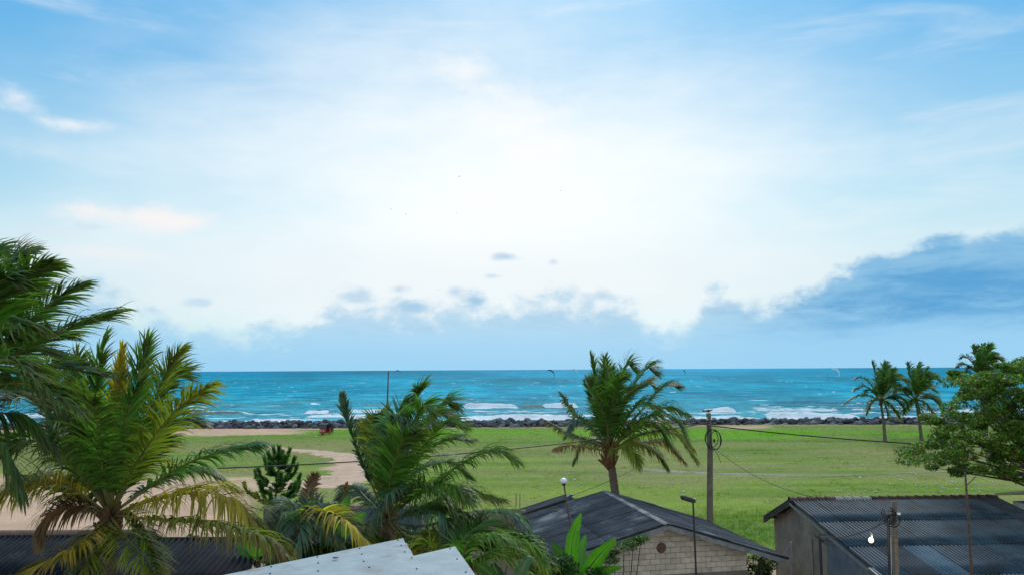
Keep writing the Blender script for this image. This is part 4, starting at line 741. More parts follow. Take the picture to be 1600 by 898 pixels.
shrub('garden_shrub', [(1185, 880, 0), (1195, 890, .3), (1178, 895, 0), (1190, 905, .2), (1200, 878, .2)], 32, 3000, .06, GT, 'dark green bush under the right eave of the block house')
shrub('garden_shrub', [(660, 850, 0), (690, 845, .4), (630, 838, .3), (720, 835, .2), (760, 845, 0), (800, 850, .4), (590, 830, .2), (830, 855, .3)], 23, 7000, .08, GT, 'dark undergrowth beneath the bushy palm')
shrub('garden_shrub', [(300, 860, 0), (340, 880, .3), (370, 870, 0), (395, 862, .2), (420, 860, .2)], 20.5, 3500, .07, GT + [BRN * .5], 'dull shrub under the drooping yellow fronds')

# ------------------------------------------------------------------ roofs and houses
def sheet_mesh(wd, ln, mt, pitch=.15, amp=.048, rows=3, th=.008):
    nc = int(round(wd / pitch * 6)); V = []; Fq = []
    for s_ in (0, 1):
        for j in range(rows + 1):
            for i in range(nc + 1):
                x_ = wd * i / nc; V.append((x_, ln * j / rows, amp * math.cos(2 * math.pi * x_ / pitch) - s_ * th))
    st_ = (rows + 1) * (nc + 1)
    for j in range(rows):
        for i in range(nc):
            a = j * (nc + 1) + i; Fq += [(a, a + nc + 1, a + nc + 2, a + 1), (st_ + a, st_ + a + 1, st_ + a + nc + 2, st_ + a + nc + 1)]
    a = rows * (nc + 1)
    for i in range(nc): Fq.append((a + i, st_ + a + i, st_ + a + i + 1, a + i + 1))
    me = mesh_np('roof_sheet', V, [tuple(f) for f in Fq], smooth=False); me.materials.append(mt)
    for p in me.polygons: p.use_smooth = len(p.vertices) == 4
    return me
def roof(root, ridge0, ridge1, down, length, wd, rowlen, mats, pitch=.15, name='roof_sheet', pick=None):
    """sheets laid from the ridge down; down = unit vector down the slope, at right angles to the ridge"""
    r0_ = np.array(ridge0, float); r1_ = np.array(ridge1, float); u = r1_ - r0_; W = np.linalg.norm(u); u = u / W; v = np.array(down, float); v = v - u * np.dot(u, v); v /= np.linalg.norm(v); nn = np.cross(u, v)
    flip = nn[2] < 0
    if flip: nn = -nn
    nx = max(1, round(W / wd)); ny = max(1, round(length / rowlen)); sw = W / nx; pitch = sw / round(sw / pitch); sl_ = length / ny; ms = [sheet_mesh(sw + pitch / 6 * .5, sl_ + .14, m_, pitch) for m_ in mats]
    for j in range(ny):
        for i in range(nx):
            o_ = r0_ + u * (sw * i) + v * (sl_ * j) + nn * (.03 + .003 * (i % 2) - .004 * j); jit = random.uniform(-.004, .004)
            tilt = .020 / sl_; v2 = v + nn * (tilt + random.uniform(-.001, .001)); v2 /= np.linalg.norm(v2)
            if j == 0: o_ = o_ - nn * 0
            n2 = np.cross(u, v2); n2 = -n2 if n2[2] < 0 else n2; o_ = o_ + nn * (.02 - tilt * sl_ * .5) + v * jit
            k = pick(i / nx, j / ny) if pick else random.randrange(len(ms))
            Mx = Matrix(((u[0], v2[0], n2[0], o_[0]), (u[1], v2[1], n2[1], o_[1]), (u[2], v2[2], n2[2], o_[2]), (0, 0, 0, 1)))
            inst(name, ms[k], Mx, root)
    return u, v, nn
unit = lambda a: np.array(a, float) / np.linalg.norm(a)

# block house in the middle
R1 = P(1043, 820, 29.0); zr = R1[2]; d945 = ray(945, 768); tt = (zr - CAMZ) / d945[2]; R0 = np.array([d945[0] * tt, d945[1] * tt, zr]); rd = unit(R0 - R1); perp = unit(np.cross(rd, [0, 0, 1]))
if perp[0] < 0: perp = -perp
root = thing('block_house', (R1[0], R1[1] + 4, 0), 'grey cement block house with weathered gable roof in the middle foreground', 'house'); h_root = root
dr = unit(perp * 4.6 + np.array([0, 0, -1.42])); dl = unit(-perp * 4.3 + np.array([0, 0, -1.12]))
lr = 4.85; ll = 4.45
roof(root, R1, R0, dr, lr, 1.0, 2.0, [M['roof']]); roof(root, R1, R0, dl, ll, 1.0, 2.0, [M['roof']])
cap = Mb(); nn_ = 11
for side in (1, -1):
    dv = dr if side > 0 else dl
    for k in range(nn_):
        a = R1 + (R0 - R1) * (k / nn_) - rd * .06; b = R1 + (R0 - R1) * ((k + 1) / nn_) + rd * .03; up2 = np.array([0, 0, .085 + .012 * (k % 2)])
        cap.poly([a + up2, b + up2, b + dv * .15 + up2 * .9, a + dv * .15 + up2 * .9], [a + up2 - (0, 0, .015), b + up2 - (0, 0, .015), b + dv * .15 + up2 * .9 - (0, 0, .015), a + dv * .15 + up2 * .9 - (0, 0, .015)])
cap.out('ridge_cap', M['ridgecap'], root)
# barge boards and purlins along the front edge
for dv, L_ in ((dr, lr), (dl, ll)):
    a = R1 - rd * .02 + (0, 0, -.07); Mb().box(a + dv * L_ / 2 , (L_, .035, .16), dv, rd, np.cross(dv, rd)).out('barge_board', M['ridgecap'], root)
    for q in (.25, .5, .75, .97): Mb().box(R1 + dv * L_ * q + (0, 0, -.10) + rd * 4.2, (.06, 8.4, .09), dv, rd, np.cross(dv, rd)).out('purlin', M['timber'], root)
W0 = R1 + rd * .45                                            # gable wall plane, blocks proud of the mortar
wl, wr = 3.95, 3.30
def zroof(s_): return zr - .16 - (s_ * 1.42 / 4.6 if s_ > 0 else -s_ * 1.12 / 4.3)
Wb = W0.copy(); Wb[2] = 0
mb = Mb(); back = []
outl = [(-wl, 0), (wr, 0), (wr, zroof(wr)), (0, zr - .16), (-wl, zroof(-wl))]
mb.poly([Wb + perp * s_ + (0, 0, z) for s_, z in outl], [Wb + perp * s_ + (0, 0, z) + rd * .18 for s_, z in outl]); mb.out('gable_wall', M['mortar'], root)
bw, bh, gap = .40, .20, .014; bmE = Mb().box((0, 0, 0), (bw - gap, .05, bh - gap), bev=.006); bme = mesh_np('block', bmE.V, bmE.F); bme.materials.append(M['block'])
axm = lambda o_: Matrix(((perp[0], rd[0], 0, o_[0]), (perp[1], rd[1], 0, o_[1]), (0, 0, 1, o_[2]), (0, 0, 0, 1)))
j = 0; z = 1.9
while z < zr:
    off = (j % 2) * .2; s_ = -wl + off - .4; beam = abs(z + .1 - 2.85) < .11
    while s_ < wr and not beam:
        a = max(s_, -wl); b = min(s_ + bw, wr); zt = min(zroof(a), zroof(b)) if a * b > 0 else min(zroof(a), zroof(b))
        ok = b - a > .06
        win = (-1.05 < (a + b) / 2 < .1) and z < 2.62
        if ok and not win:
            if zt >= z + bh and b - a > bw - .01: inst('block', bme, axm(Wb + perp * (s_ + bw / 2) + (0, 0, z + bh / 2) - rd * (.004 + random.random() * .008)), root)
            else:
                za, zb = min(z + bh - gap / 2, zroof(a) - .01), min(z + bh - gap / 2, zroof(b) - .01)
                if max(za, zb) > z + .04:
                    za = max(za, z + .012); zb = max(zb, z + .012); o4 = [(a + gap / 2, z + gap / 2), (b - gap / 2, z + gap / 2), (b - gap / 2, zb), (a + gap / 2, za)]; f0 = -.022 - random.random() * .006
                    Mb().poly([Wb + perp * p + (0, 0, q) + rd * f0 for p, q in o4], [Wb + perp * p + (0, 0, q) + rd * .02 for p, q in o4]).out('block', M['block'], root)
        s_ += bw
    z += bh; j += 1
Mb().box(Wb + perp * ((wr - wl) / 2) + (0, 0, 2.85) - rd * .012, (wr + wl + .02, .06, .17), perp, rd, bev=.008).out('lintel_beam', M['concrete'], root)
wf = Mb(); 
for s_, ww, zz, hh in ((-.5, 1.15, 2.63, .08), (-.5, 1.15, 1.55, .08), (-1.04, .08, 2.09, 1.0), (.04, .08, 2.09, 1.0), (-.5, .06, 2.09, 1.0)): wf.box(Wb + perp * s_ + (0, 0, zz) - rd * .035, (ww, .07, hh), perp, rd)
wfo = wf.out('window', M['rust'], root); Mb().box(Wb + perp * -.5 + (0, 0, 2.09) - rd * .008, (1.05, .012, 1.0), perp, rd).out('pane', M['glass'], wfo)
vp = P(1033, 855, W0[1] - .03); vp = Wb + perp * np.dot(vp - Wb, perp) + (0, 0, vp[2]); ve = Mb(); vd = []
for r_, dth in ((.20, .05), (.13, .075), (.05, .10)):
    ve.tube([vp - rd * .02, vp - rd * dth], [r_, r_ * .93], 18)
ve.out('round_vent', mat('reddish_vent', (.17, .085, .07), (.08, .05, .05), .8, 8, coords='World'), root)
# other walls
Ls = lambda s_, q, z_: Wb + perp * s_ + rd * q + np.array([0, 0, z_])
mb = Mb(); le = np.linalg.norm(R0 - R1) - .9
for s_ in (wr, -wl):
    sg = -.18 if s_ > 0 else .18; mb.poly([Ls(s_, .18, 0), Ls(s_, le, 0), Ls(s_, le, zroof(s_) - .02), Ls(s_, .18, zroof(s_) - .02)], [Ls(s_ + sg, .18, 0), Ls(s_ + sg, le, 0), Ls(s_ + sg, le, zroof(s_) - .02), Ls(s_ + sg, .18, zroof(s_) - .02)])
mb.poly([Ls(s_, le, z_) for s_, z_ in outl], [Ls(s_, le + .18, z_) for s_, z_ in outl]); mb.out('side_wall', M['plaster'], root)
Mb().tube([Ls(wr + .55, .0, 0), Ls(wr + .55, 0, zroof(wr + .55) - .1)], .05, 8).out('eave_post', M['timber'], root)
# extension roof behind, left of the ridge
E1 = P(889, 781, 40); Er = thing('rear_extension', (E1[0], 40.6, 0), 'low roofed extension rising behind the left of the block house ridge', 'building')
edn = unit(np.array([-1, 0, -.30])); roof(Er, E1, E1 + np.array([-.1, 1.4, 0]), edn, 2.6, 1.0, 2.6, [M['roof']]); roof(Er, E1, E1 + np.array([-.1, 1.4, 0]), unit([1, 0, -.45]), 1.6, 1.0, 1.6, [M['roof']])
Mb().poly([(E1[0] - 2.3, 40.3, 0), (E1[0] + 1.3, 40.3, 0), (E1[0] + 1.3, 40.3, E1[2] - .68), (E1[0], 40.3, E1[2] - .1), (E1[0] - 2.3, 40.3, E1[2] - .78)], [(E1[0] - 2.3, 41.3, 0), (E1[0] + 1.3, 41.3, 0), (E1[0] + 1.3, 41.3, E1[2] - .68), (E1[0], 41.3, E1[2] - .1), (E1[0] - 2.3, 41.3, E1[2] - .78)]).out('wall', M['plaster'], Er)
tp = P(889, 776, 39.4); Mb().box(tp + (.0, 0, -.05), (.30, .3, .26), unit([1, 0, .3]), (0, 1, 0), unit([-.3, 0, 1]), bev=.03).box(tp + (.1, 0, .1), (.2, .25, .08), bev=.02).out('water_drum', mat('blue_plastic', (.05, .10, .16), rough=.5), label='blue plastic drum lying on the rear extension roof', cat='drum', origin=None)
tp2 = P(899, 783, 39.2); Mb().box(tp2, (.42, .25, .12), unit([1, 0, -.5]), (0, 1, 0), unit([.5, 0, 1]), bev=.02).box(tp2 + (-.05, 0, .08), (.3, .2, .07), unit([1, 0, .5]), (0, 1, 0), unit([-.5, 0, 1]), bev=.01).out('broken_tiles', M['terracotta'], label='broken reddish tiles heaped on the block house roof beside the blue drum', cat='tiles')

# long house at the right
Q0 = P(1233, 785, 33.0); Q1 = P(1556, 775, 33.4); Q1[2] = Q0[2] = (Q0[2] + Q1[2]) / 2
root = thing('long_house', (17, 30, 0), 'long house at the right with blue grey corrugated roof and red ridge tiles', 'house'); u = unit(Q1 - Q0); fw = unit(np.cross(u, [0, 0, 1]));
if fw[1] > 0: fw = -fw
zE = P(1352, 897, 26.0)[2]; drop = (Q0[2] - zE) / 7.0; df = unit(fw + np.array([0, 0, -drop])); db = unit(-fw + np.array([0, 0, -.42]))
def pick(i, j):
    if j < .3: return 0 if random.random() < .85 else 1
    d_ = i - (.30 if j < .6 else .32)
    if abs(i - .24 - .0) < .05: return 2
    if j > .6 and .12 < i < .55: return 2 if random.random() < .3 else 0
    return 1 if random.random() < .25 else 0
LR = 9.6
roof(root, Q0, Q1, df, LR, 1.0, 2.4, [M['roofblue'], M['roof'], M['rooflight']], pick=pick); roof(root, Q0, Q1, db, 3.2, 1.0, 3.2, [M['roofblue']])
nt_ = 23; Lq = np.linalg.norm(Q1 - Q0)
for k in range(nt_):
    a = Q0 + u * (Lq * k / nt_); b = Q0 + u * (Lq * (k + 1) / nt_ + .05); t_ = Mb(); sgn = 7; V = []; r1_, r2_ = .13, .105
    for (p, r_) in ((a, r1_ + .025), (b, r2_)):
        for rr2 in (r_, r_ - .015):
            for q in range(sgn): an = math.pi * q / (sgn - 1); V.append(p + fw * math.cos(an) * rr2 + np.array([0, 0, math.sin(an) * rr2 + .03]))
    Fq = []
    for q in range(sgn - 1): Fq += [(q, q + 1, 2 * sgn + q + 1, 2 * sgn + q), (sgn + q, 3 * sgn + q, 3 * sgn + q + 1, sgn + q + 1), (q, sgn + q, sgn + q + 1, q + 1), (2 * sgn + q, 2 * sgn + q + 1, 3 * sgn + q + 1, 3 * sgn + q)]
    t_.raw(V, Fq).out('ridge_tile', M['limewash'] if k in (5, 6, 7, 8) else M['terracotta'], root)
X0 = Q0 + u * .35; X0b = X0.copy(); X0b[2] = 0
def zl(q): return Q0[2] - .10 - (q * drop if q > 0 else -q * .42)   # q: metres towards the camera from the ridge
ol = [(-2.7, 0), (2.6, 0), (2.6, zl(2.6)), (0, zl(0)), (-2.7, zl(-2.7))]
Mb().poly([X0b + fw * q + (0, 0, z_) for q, z_ in ol], [X0b + fw * q + (0, 0, z_) + u * .2 for q, z_ in ol]).out('gable_wall', M['plaster'], root)
ol = [(2.62, 0), (9.0, 0), (9.0, zl(9.0)), (2.62, zl(2.62))]
Mb().poly([X0b + fw * q + (0, 0, z_) - u * .0 for q, z_ in ol], [X0b + fw * q + (0, 0, z_) + u * .18 for q, z_ in ol]).out('lean_to_wall', M['greyplaster'], root)
Mb().poly([X0b - fw * 2.5 + u * .2, X0b - fw * 2.5 + u * (Lq - .6), X0b - fw * 2.5 + u * (Lq - .6) + (0, 0, zl(-2.5) - .03), X0b - fw * 2.5 + u * .2 + (0, 0, zl(-2.5) - .03)], [X0b - fw * 2.7 + u * .2, X0b - fw * 2.7 + u * (Lq - .6), X0b - fw * 2.7 + u * (Lq - .6) + (0, 0, zl(-2.7) - .03), X0b - fw * 2.7 + u * .2 + (0, 0, zl(-2.7) - .03)]).out('rear_wall', M['plaster'], root)
Mb().poly([X0b + fw * 8.8 + u * .2, X0b + fw * 8.8 + u * (Lq - .6), X0b + fw * 8.8 + u * (Lq - .6) + (0, 0, zl(9) - .03), X0b + fw * 8.8 + u * .2 + (0, 0, zl(9) - .03)], [X0b + fw * 9 + u * .2, X0b + fw * 9 + u * (Lq - .6), X0b + fw * 9 + u * (Lq - .6) + (0, 0, zl(9) - .03), X0b + fw * 9 + u * .2 + (0, 0, zl(9) - .03)]).out('front_wall', M['wallpaint'], root)
e0 = X0b + u * (Lq - .8); ol = [(-2.7, 0), (9, 0), (9, zl(9)), (0, zl(0)), (-2.7, zl(-2.7))]
Mb().poly([e0 + fw * q + (0, 0, z_) for q, z_ in ol], [e0 + fw * q + (0, 0, z_) + u * .2 for q, z_ in ol]).out('end_wall', M['plaster'], root)
a = Q0 + (0, 0, -.10) + u * .0; Mb().box(a + db * 1.6, (3.25, .04, .20), db, u, np.cross(db, u)).out('barge_board', M['timber'], root)
Mb().box(a + df * 3.3, (6.6, .03, .10), df, u, np.cross(df, u)).out('barge_board', M['greymetal'], root)
Mb().box(a + df * 8.0 + (0, 0, .15), (2.6, .16, .02), df, u, np.cross(df, u)).out('flashing', M['limewash'], root)
for q in (.5, 1.5, 2.5): Mb().box(Q0 + db * q + (0, 0, -.12) + u * .4, (.07, .9, .09), db, u, np.cross(db, u)).out('purlin', M['timber'], root)
pp = X0b + fw * 1.35 - u * .06; Mb().tube([pp, pp + (0, 0, zl(1.35) - .9)], .04, 8).out('drainpipe', mat('grey_pipe', (.26, .24, .22), rough=.6), root, smooth=True)
# plank leaning on that wall and old pipe post
a = P(1242, 860, 30.4); Mb().tube([P(1218, 878, 30.6), P(1238, 845, 30.4)], .03, 6).tube([P(1236, 900, 30.4), P(1236, 846, 30.4)], .04, 8).out('clothes_post', M['greymetal'], label='grey pipe post with slanting brace between the two houses', cat='post')
wp = P(1281, 840, 28.5); t_ = Mb(); t_.tube([(wp[0], wp[1], 0), wp + (0, 0, -.2), wp], .05, 8)
for k in range(9): t_.tube([wp, wp + (random.uniform(-.2, .3), random.uniform(-.2, .2), random.uniform(-.3, .15)), wp + (random.uniform(-.1, .45), 0, random.uniform(-.25, .2))], .014, 5)
t_.out('conduit_post', M['darkmetal'], label='dark conduit post with cable stubs at the corner of the long house', cat='post')
# pale neighbour at the far right
n0 = P(1588, 779, 37); n1 = n0 + np.array([6, .5, 0]); root = thing('neighbour_shed', (n0[0] + 2, 39, 0), 'pale grey roofed building cut by the right edge beyond the long house', 'building')
roof(root, n0 + np.array([1.1, 0, .35]), n1 + np.array([1.1, 0, .35]), unit([0, -1, -.22]), 3, 1, 3, [mat('pale_sheet', (.36, .36, .34), (.26, .26, .25), .8, 1.2, coords='World')]); roof(root, n0 + np.array([1.1, 0, .35]), n1 + np.array([1.1, 0, .35]), unit([0, 1, -.22]), 3, 1, 3, [mat('pale_sheet_rear', (.36, .36, .34), (.26, .26, .25), .8, 1.2, coords='World')])
Mb().box((n0[0] + 4.2, 37, (n0[2] - .5) / 2), (5.6, 5, n0[2] - .5)).out('wall', M['wallpaint'], root)

# dark corrugated roofs at the lower left
a0 = P(-120, 838, 21.5); a1 = P(236, 832, 21.5); a1[2] = a0[2]; root = thing('left_house', ((a0[0] + a1[0]) / 2, 20, 0), 'low house with dark corrugated roof under the largest palm', 'house')
roof(root, a0, a1, unit([0, -1, -.26]), 6.0, .95, 2.0, [M['roofdark']]); roof(root, a0, a1, unit([0, 1, -.40]), 2.4, .95, 2.4, [M['roofdark']])
Mb().tube([a0 + (0, 0, .07), a1 + (.1, 0, .07)], .10, 8).out('ridge_cap', mat('brown_ridge', (.22, .15, .12), (.12, .09, .08), .9, 3, coords='World'), root)
zz = a0[2] - .95; Mb().box(((a0[0] + a1[0]) / 2, 19.4, zz / 2), (a1[0] - a0[0] - .5, 6.2, zz - .6)).out('wall', M['wallpaint'], root)
g_ = [(a1[0] - .35, 22.4, zz - .4), (a1[0] - .35, 21.5, a0[2] - .15), (a1[0] - .35, 16.6, zz - .55)]; Mb().poly([np.array(p) for p in g_], [np.array(p) - (.15, 0, 0) for p in g_]).out('gable', M['timber'], root)
b0 = P(236, 838, 20.3); b1 = P(425, 858, 20.3); b1[2] = b0[2] - .0; root = thing('left_annex', ((b0[0] + b1[0]) / 2, 18, 0), 'lower annex with dark patched roof below the drooping yellow fronds', 'building')
b0[2] -= .12; b1[2] = b0[2]
roof(root, b0, b1, unit([.0, -1, -.20]), 5.0, 1.0, 2.5, [M['roofdark']]); Mb().box(((b0[0] + b1[0]) / 2, 17.9, (b0[2] - 1.1) / 2), (b1[0] - b0[0] - .4, 4.4, b0[2] - 1.1)).out('wall', M['wallpaint'], root)
Mb().box((b0 + b1) / 2 + (0, .06, .02), (b1[0] - b0[0], .05, .16)).out('fascia', M['timber'], root)
# blue tin shed beyond the palms
s0 = P(412, 790, 39); s1 = P(655, 788, 39); s1[2] = s0[2]; root = thing('tin_shed', ((s0[0] + s1[0]) / 2, 40, 0), 'long shed clad in blue tin sheets behind the young palm', 'shed')
tin = sheet_mesh(.82, 2.5, M['bluetarp'], .11, .02, 2); k = 0; x = s0[0]
while x < s1[0]:
    zt_ = s0[2] - .08 - random.uniform(0, .1); inst('tin_sheet', tin, Matrix(((1, 0, 0, x), (0, 0, -1, 39 + .01 * (k % 2)), (0, -1, 0, zt_), (0, 0, 0, 1))), root); x += .78; k += 1
Mb().box(((s0[0] + s1[0]) / 2 + .1, 39.05, s0[2] - .06), (s1[0] - s0[0] + .4, .12, .12)).out('top_rail', mat('pinkish_timber', (.26, .17, .14), (.17, .11, .09), .9, 3), root)
Mb().box(((s0[0] + s1[0]) / 2 + .1, 40.1, (s0[2] - .3) / 2), (s1[0] - s0[0], 1.9, s0[2] - .3)).out('wall', M['plaster'], root)
# unfinished wall with starter bars
w0 = P(738, 795, 40); w1 = P(822, 795, 40); w1[2] = w0[2]; root = thing('unfinished_wall', ((w0[0] + w1[0]) / 2, 40, 0), 'unfinished brown block wall with iron bars left of the block house', 'wall')
Mb().box(((w0[0] + w1[0]) / 2, 40.0, w0[2] / 2 - .02), (w1[0] - w0[0], .13, w0[2] - .04)).out('mortar', M['mortar'], root); bm2 = Mb().box((0, 0, 0), (.386, .16, .186), bev=.006); bme2 = mesh_np('block', bm2.V, bm2.F); bme2.materials.append(mat('brown_block', (.26, .20, .15), (.17, .13, .10), .95, 6, coords='World', rand=.2))
for jj in range(8):
    x = w0[0] + (.2 if jj % 2 else .4)
    while x < w1[0] - .1: inst('block', bme2, Matrix.Translation((x - .2, 40.0, w0[2] - .10 - .2 * jj)), root); x += .4
for px in (806, 812): p = P(px, 796, 40); Mb().tube([p + (0, 0, -.3), p + (.02, 0, .8)], .018, 5).out('iron_bar', M['rust'], root)

# ------------------------------------------------------------------ pale sheet roof in the foreground
ZW = 7.75; ga = lambda px, py: G(px, py, ZW)[:2]; L0 = ga(400, 887); L1 = ga(630, 840); uu = (L1 - L0) / np.linalg.norm(L1 - L0); vv = ga(739, 898) - ga(714, 862); vv = vv / np.linalg.norm(vv); Bi = np.linalg.inv(np.array([uu, vv]).T); crd = lambda p: Bi @ (p - L0)
root = thing('pale_sheet_roof', (L1[0], L1[1] - 1, 0), 'pale grey building with flat overlapping roof sheets in the bottom foreground', 'building')
ues = [crd(ga(*p))[0] for p in ((630, 840), (637, 852), (643, 864), (715, 862))]; vbs = [0, crd(ga(631, 851))[1], crd(ga(638, 862))[1], crd(ga(645, 873))[1], crd(ga(645, 873))[1] + 2.4]
for i, ue in enumerate(ues):
    v0, v1 = vbs[i] - (.05 if i else 0), vbs[i + 1]; zz = ZW + .012 * i
    us = -3.2; q = [(us, v0), (ue, v0), (ue, v1), (us, v1)]; pl = [np.array([*(L0 + uu * a_ + vv * b_), zz]) for a_, b_ in q]
    sh = Mb().poly(pl[::-1], [p - (0, 0, .010) for p in pl[::-1]]).out('roof_sheet', M['whitesheet'], root)
    sw_ = Mb()
    for k in range(9):
        a_ = ue - .12 - k * .75; b_ = v0 + .09 + (.02 * (k % 2))
        for b2 in ((b_,) if v1 - v0 < 1.2 else (b_, v0 + .75, v0 + 1.5)):
            p = L0 + uu * a_ + vv * b2
            if a_ > us + .1: sw_.tube([(p[0], p[1], zz), (p[0], p[1], zz + .014)], [.015, .010], 7)
    sw_.out('screws', M['screw'], sh)
cor = [L0 + uu * -3.0 + vv * .2, L0 + uu * 2.3 + vv * .3, L0 + uu * 2.3 + vv * 2.2, L0 + uu * -3.0 + vv * 2.2]
Mb().poly([np.array([*p, ZW - .12]) for p in cor[::-1]], [np.array([*p, 0]) for p in cor[::-1]]).out('wall', M['wallpaint'], root)
Mb().box(np.array([*(L0 + uu * -.5 + vv * .06), ZW - .06]), (5.2, .06, .09), (uu[0], uu[1], 0), (vv[0], vv[1], 0)).out('roof_batten', M['timber'], root)
lf = L0 + uu * 1.3 + vv * .55; Mb().ball((lf[0], lf[1], ZW + .045), (.05, .03, .012), 7, 4).out('fallen_leaf', M['screw'], label='small dark leaf lying on the pale roof near its stepped edge', cat='leaf')

# ------------------------------------------------------------------ poles, wires and lamps
DPo = 41.0; pt_ = P(1107, 645, DPo); pbx = P(1110, 830, DPo)[0]
root = thing('utility_pole', (pbx, DPo, 0), 'weathered concrete utility pole with hanging cable coils behind the block house', 'pole')
Mb().tube([(pbx + .02, DPo, -.1), (pbx, DPo, 3), (pt_[0] + .02, DPo, pt_[2] - 2), pt_], [.19, .17, .145, .125], 12).out('pole_shaft', M['concrete'], root, smooth=True)
hb = Mb(); hb.box(P(1107, 656, DPo) + (0, -.14, 0), (.30, .05, .05)); hb.box(P(1107, 667, DPo) + (0, -.16, 0), (.10, .05, .25)); hb.out('bracket', M['rust'], root)
for dx in (-.12, .12): Mb().tube([P(1107, 656, DPo) + (dx, -.14, .03), P(1107, 653, DPo) + (dx, -.14, .08)], [.045, .03], 8).out('insulator', M['globe'], root)
for k, (cx, cy, ra, rb) in enumerate(((1115, 686, 12, 15), (1112, 684, 10, 13), (1118, 687, 8, 14))):
    c0 = P(cx, cy, DPo - .2); ring = [c0 + np.array([math.cos(a) * ra / F * DPo, .04 * math.sin(a * 2 + k), math.sin(a) * rb / F * DPo]) for a in np.linspace(0, 2 * math.pi, 25)]
    Mb().tube(ring, .022, 5, False).out('cable_coil', M['cable'], root, smooth=True)
c0 = P(1116, 688, DPo - .22); Mb().ball(c0, (.06, .05, .12)).out('cable_clamp', M['rust'], root)
def wire(p0, p1, sag, r, label, n_=24, name='overhead_wire'):
    p0 = np.array(p0, float); p1 = np.array(p1, float); pts = [p0 * (1 - t) + p1 * t - np.array([0, 0, sag * 4 * t * (1 - t)]) for t in np.linspace(0, 1, n_)]
    return Mb().tube(pts, r, 5).out(name, M['cable'], None, smooth=True, label=label, cat='wire')
hk = P(1108, 660, DPo - .12)
wire(hk, P(340, 731, 30), .35, .026, 'thick black wire running left from the concrete pole across the palms')
wire(P(1108, 664, DPo + .05), P(1700, 702, 36), .25, .030, 'black wire running right from the concrete pole towards the leafy tree')
wire(P(1117, 700, DPo - .2), Q0 + u * 1.0 + (0, 0, .17), .35, .014, 'thin black wire slanting from the cable coils to the long house ridge')
wire(P(990, 733, DPo + 1), P(826, 796, 38), .12, .012, 'thin wire slanting down over the rear extension roof')
wire(P(1112, 706, DPo - .1), P(1126, 722, DPo - .15), -.3, .014, 'short loose cable end dangling from the concrete pole', 8, 'cable_end')
# crow and little gull specks
def bird(c0, s_, spread, yaw, label, name='bird', tilt=0.0):
    c0 = np.array(c0, float); d = np.array([math.cos(yaw), math.sin(yaw), 0]); sd_ = np.array([-d[1], d[0], 0]); root = thing(name, c0, label, 'bird')
    Mb().tube([c0 - d * .20 * s_, c0 - d * .10 * s_, c0, c0 + d * .10 * s_, c0 + d * .17 * s_ + (0, 0, .03 * s_), c0 + d * .22 * s_ + (0, 0, .05 * s_), c0 + d * .27 * s_ + (0, 0, .04 * s_)], [.012 * s_, .05 * s_, .065 * s_, .05 * s_, .032 * s_, .03 * s_, .004 * s_], 8).out('body', M['feather'], root, smooth=True)
    for q in (-1, 1):
        if spread: V = [c0 + d * .08 * s_, c0 - d * .06 * s_, c0 + sd_ * q * .28 * s_ + d * .05 * s_ + (0, 0, .12 * s_), c0 + sd_ * q * .26 * s_ - d * .08 * s_ + (0, 0, .11 * s_), c0 + sd_ * q * .55 * s_ - d * .08 * s_ + (0, 0, .06 * s_)]
        else: V = [c0 + d * .08 * s_ + sd_ * q * .06 * s_, c0 - d * .05 * s_ + sd_ * q * .065 * s_ + (0, 0, .04 * s_), c0 + sd_ * q * .06 * s_ - (0, 0, .03 * s_), c0 - d * .2 * s_ + sd_ * q * .03 * s_ + (0, 0, .03 * s_), c0 - d * .26 * s_]
        V2 = [v - np.array([0, 0, .012 * s_]) for v in V]; Mb().raw(V + V2, [(0, 2, 3, 1), (2, 4, 3), (5, 6, 8, 7), (7, 8, 9), (0, 5, 7, 2), (2, 7, 9, 4), (4, 9, 8, 3), (3, 8, 6, 1), (1, 6, 5, 0)]).out('wing', M['feather'], root)
    Mb().tube([c0 - d * .15 * s_, c0 - d * .34 * s_], [.03 * s_, .045 * s_], 5).out('tail', M['feather'], root)
    if not spread:
        for q in (-1, 1): Mb().tube([c0 + sd_ * q * .025 * s_ - (0, 0, .05 * s_), c0 + sd_ * q * .025 * s_ + d * .01 - (0, 0, .13 * s_)], .008 * s_, 5).out('leg', M['feather'], root)
bird(pt_ + (0, 0, .13), 1.0, False, .3, 'black crow perched on top of the concrete pole', 'crow')
for px, py, D, lb in ((718, 276, 130, 'tiny flying bird highest in the bright middle sky'), (611, 327, 170, 'tiny flying bird leftmost in the bright sky'), (634, 335, 150, 'tiny flying bird lowest, just right of the leftmost one'), (713, 333, 175, 'tiny flying bird below the highest one'), (876, 298, 165, 'tiny flying bird rightmost in the bright sky')):
    bird(P(px, py, D), .55, True, random.uniform(-.5, .5), lb)
# slim lamp post with a white globe
DL = 27.0; pa_ = P(881, 756, DL); pb_ = P(895, 846, DL); root = thing('globe_lamp', (pb_[0] + .3, DL, 0), 'thin leaning rusty lamp post topped by a white globe, beside the banana plant', 'lamp post')
Mb().tube([(pb_[0] + .3, DL, 0), pb_, pa_], [.035, .03, .025], 8).out('post', M['rust'], root, smooth=True); gl = Mb(); gl.ball(pa_ + (0, 0, .12), (.125, .125, .10), 14, 9); gl.out('globe', M['globe'], root, smooth=True); Mb().tube([pa_ - (0, 0, .04), pa_ + (0, 0, .03)], [.05, .08], 10).out('collar', M['darkmetal'], root)
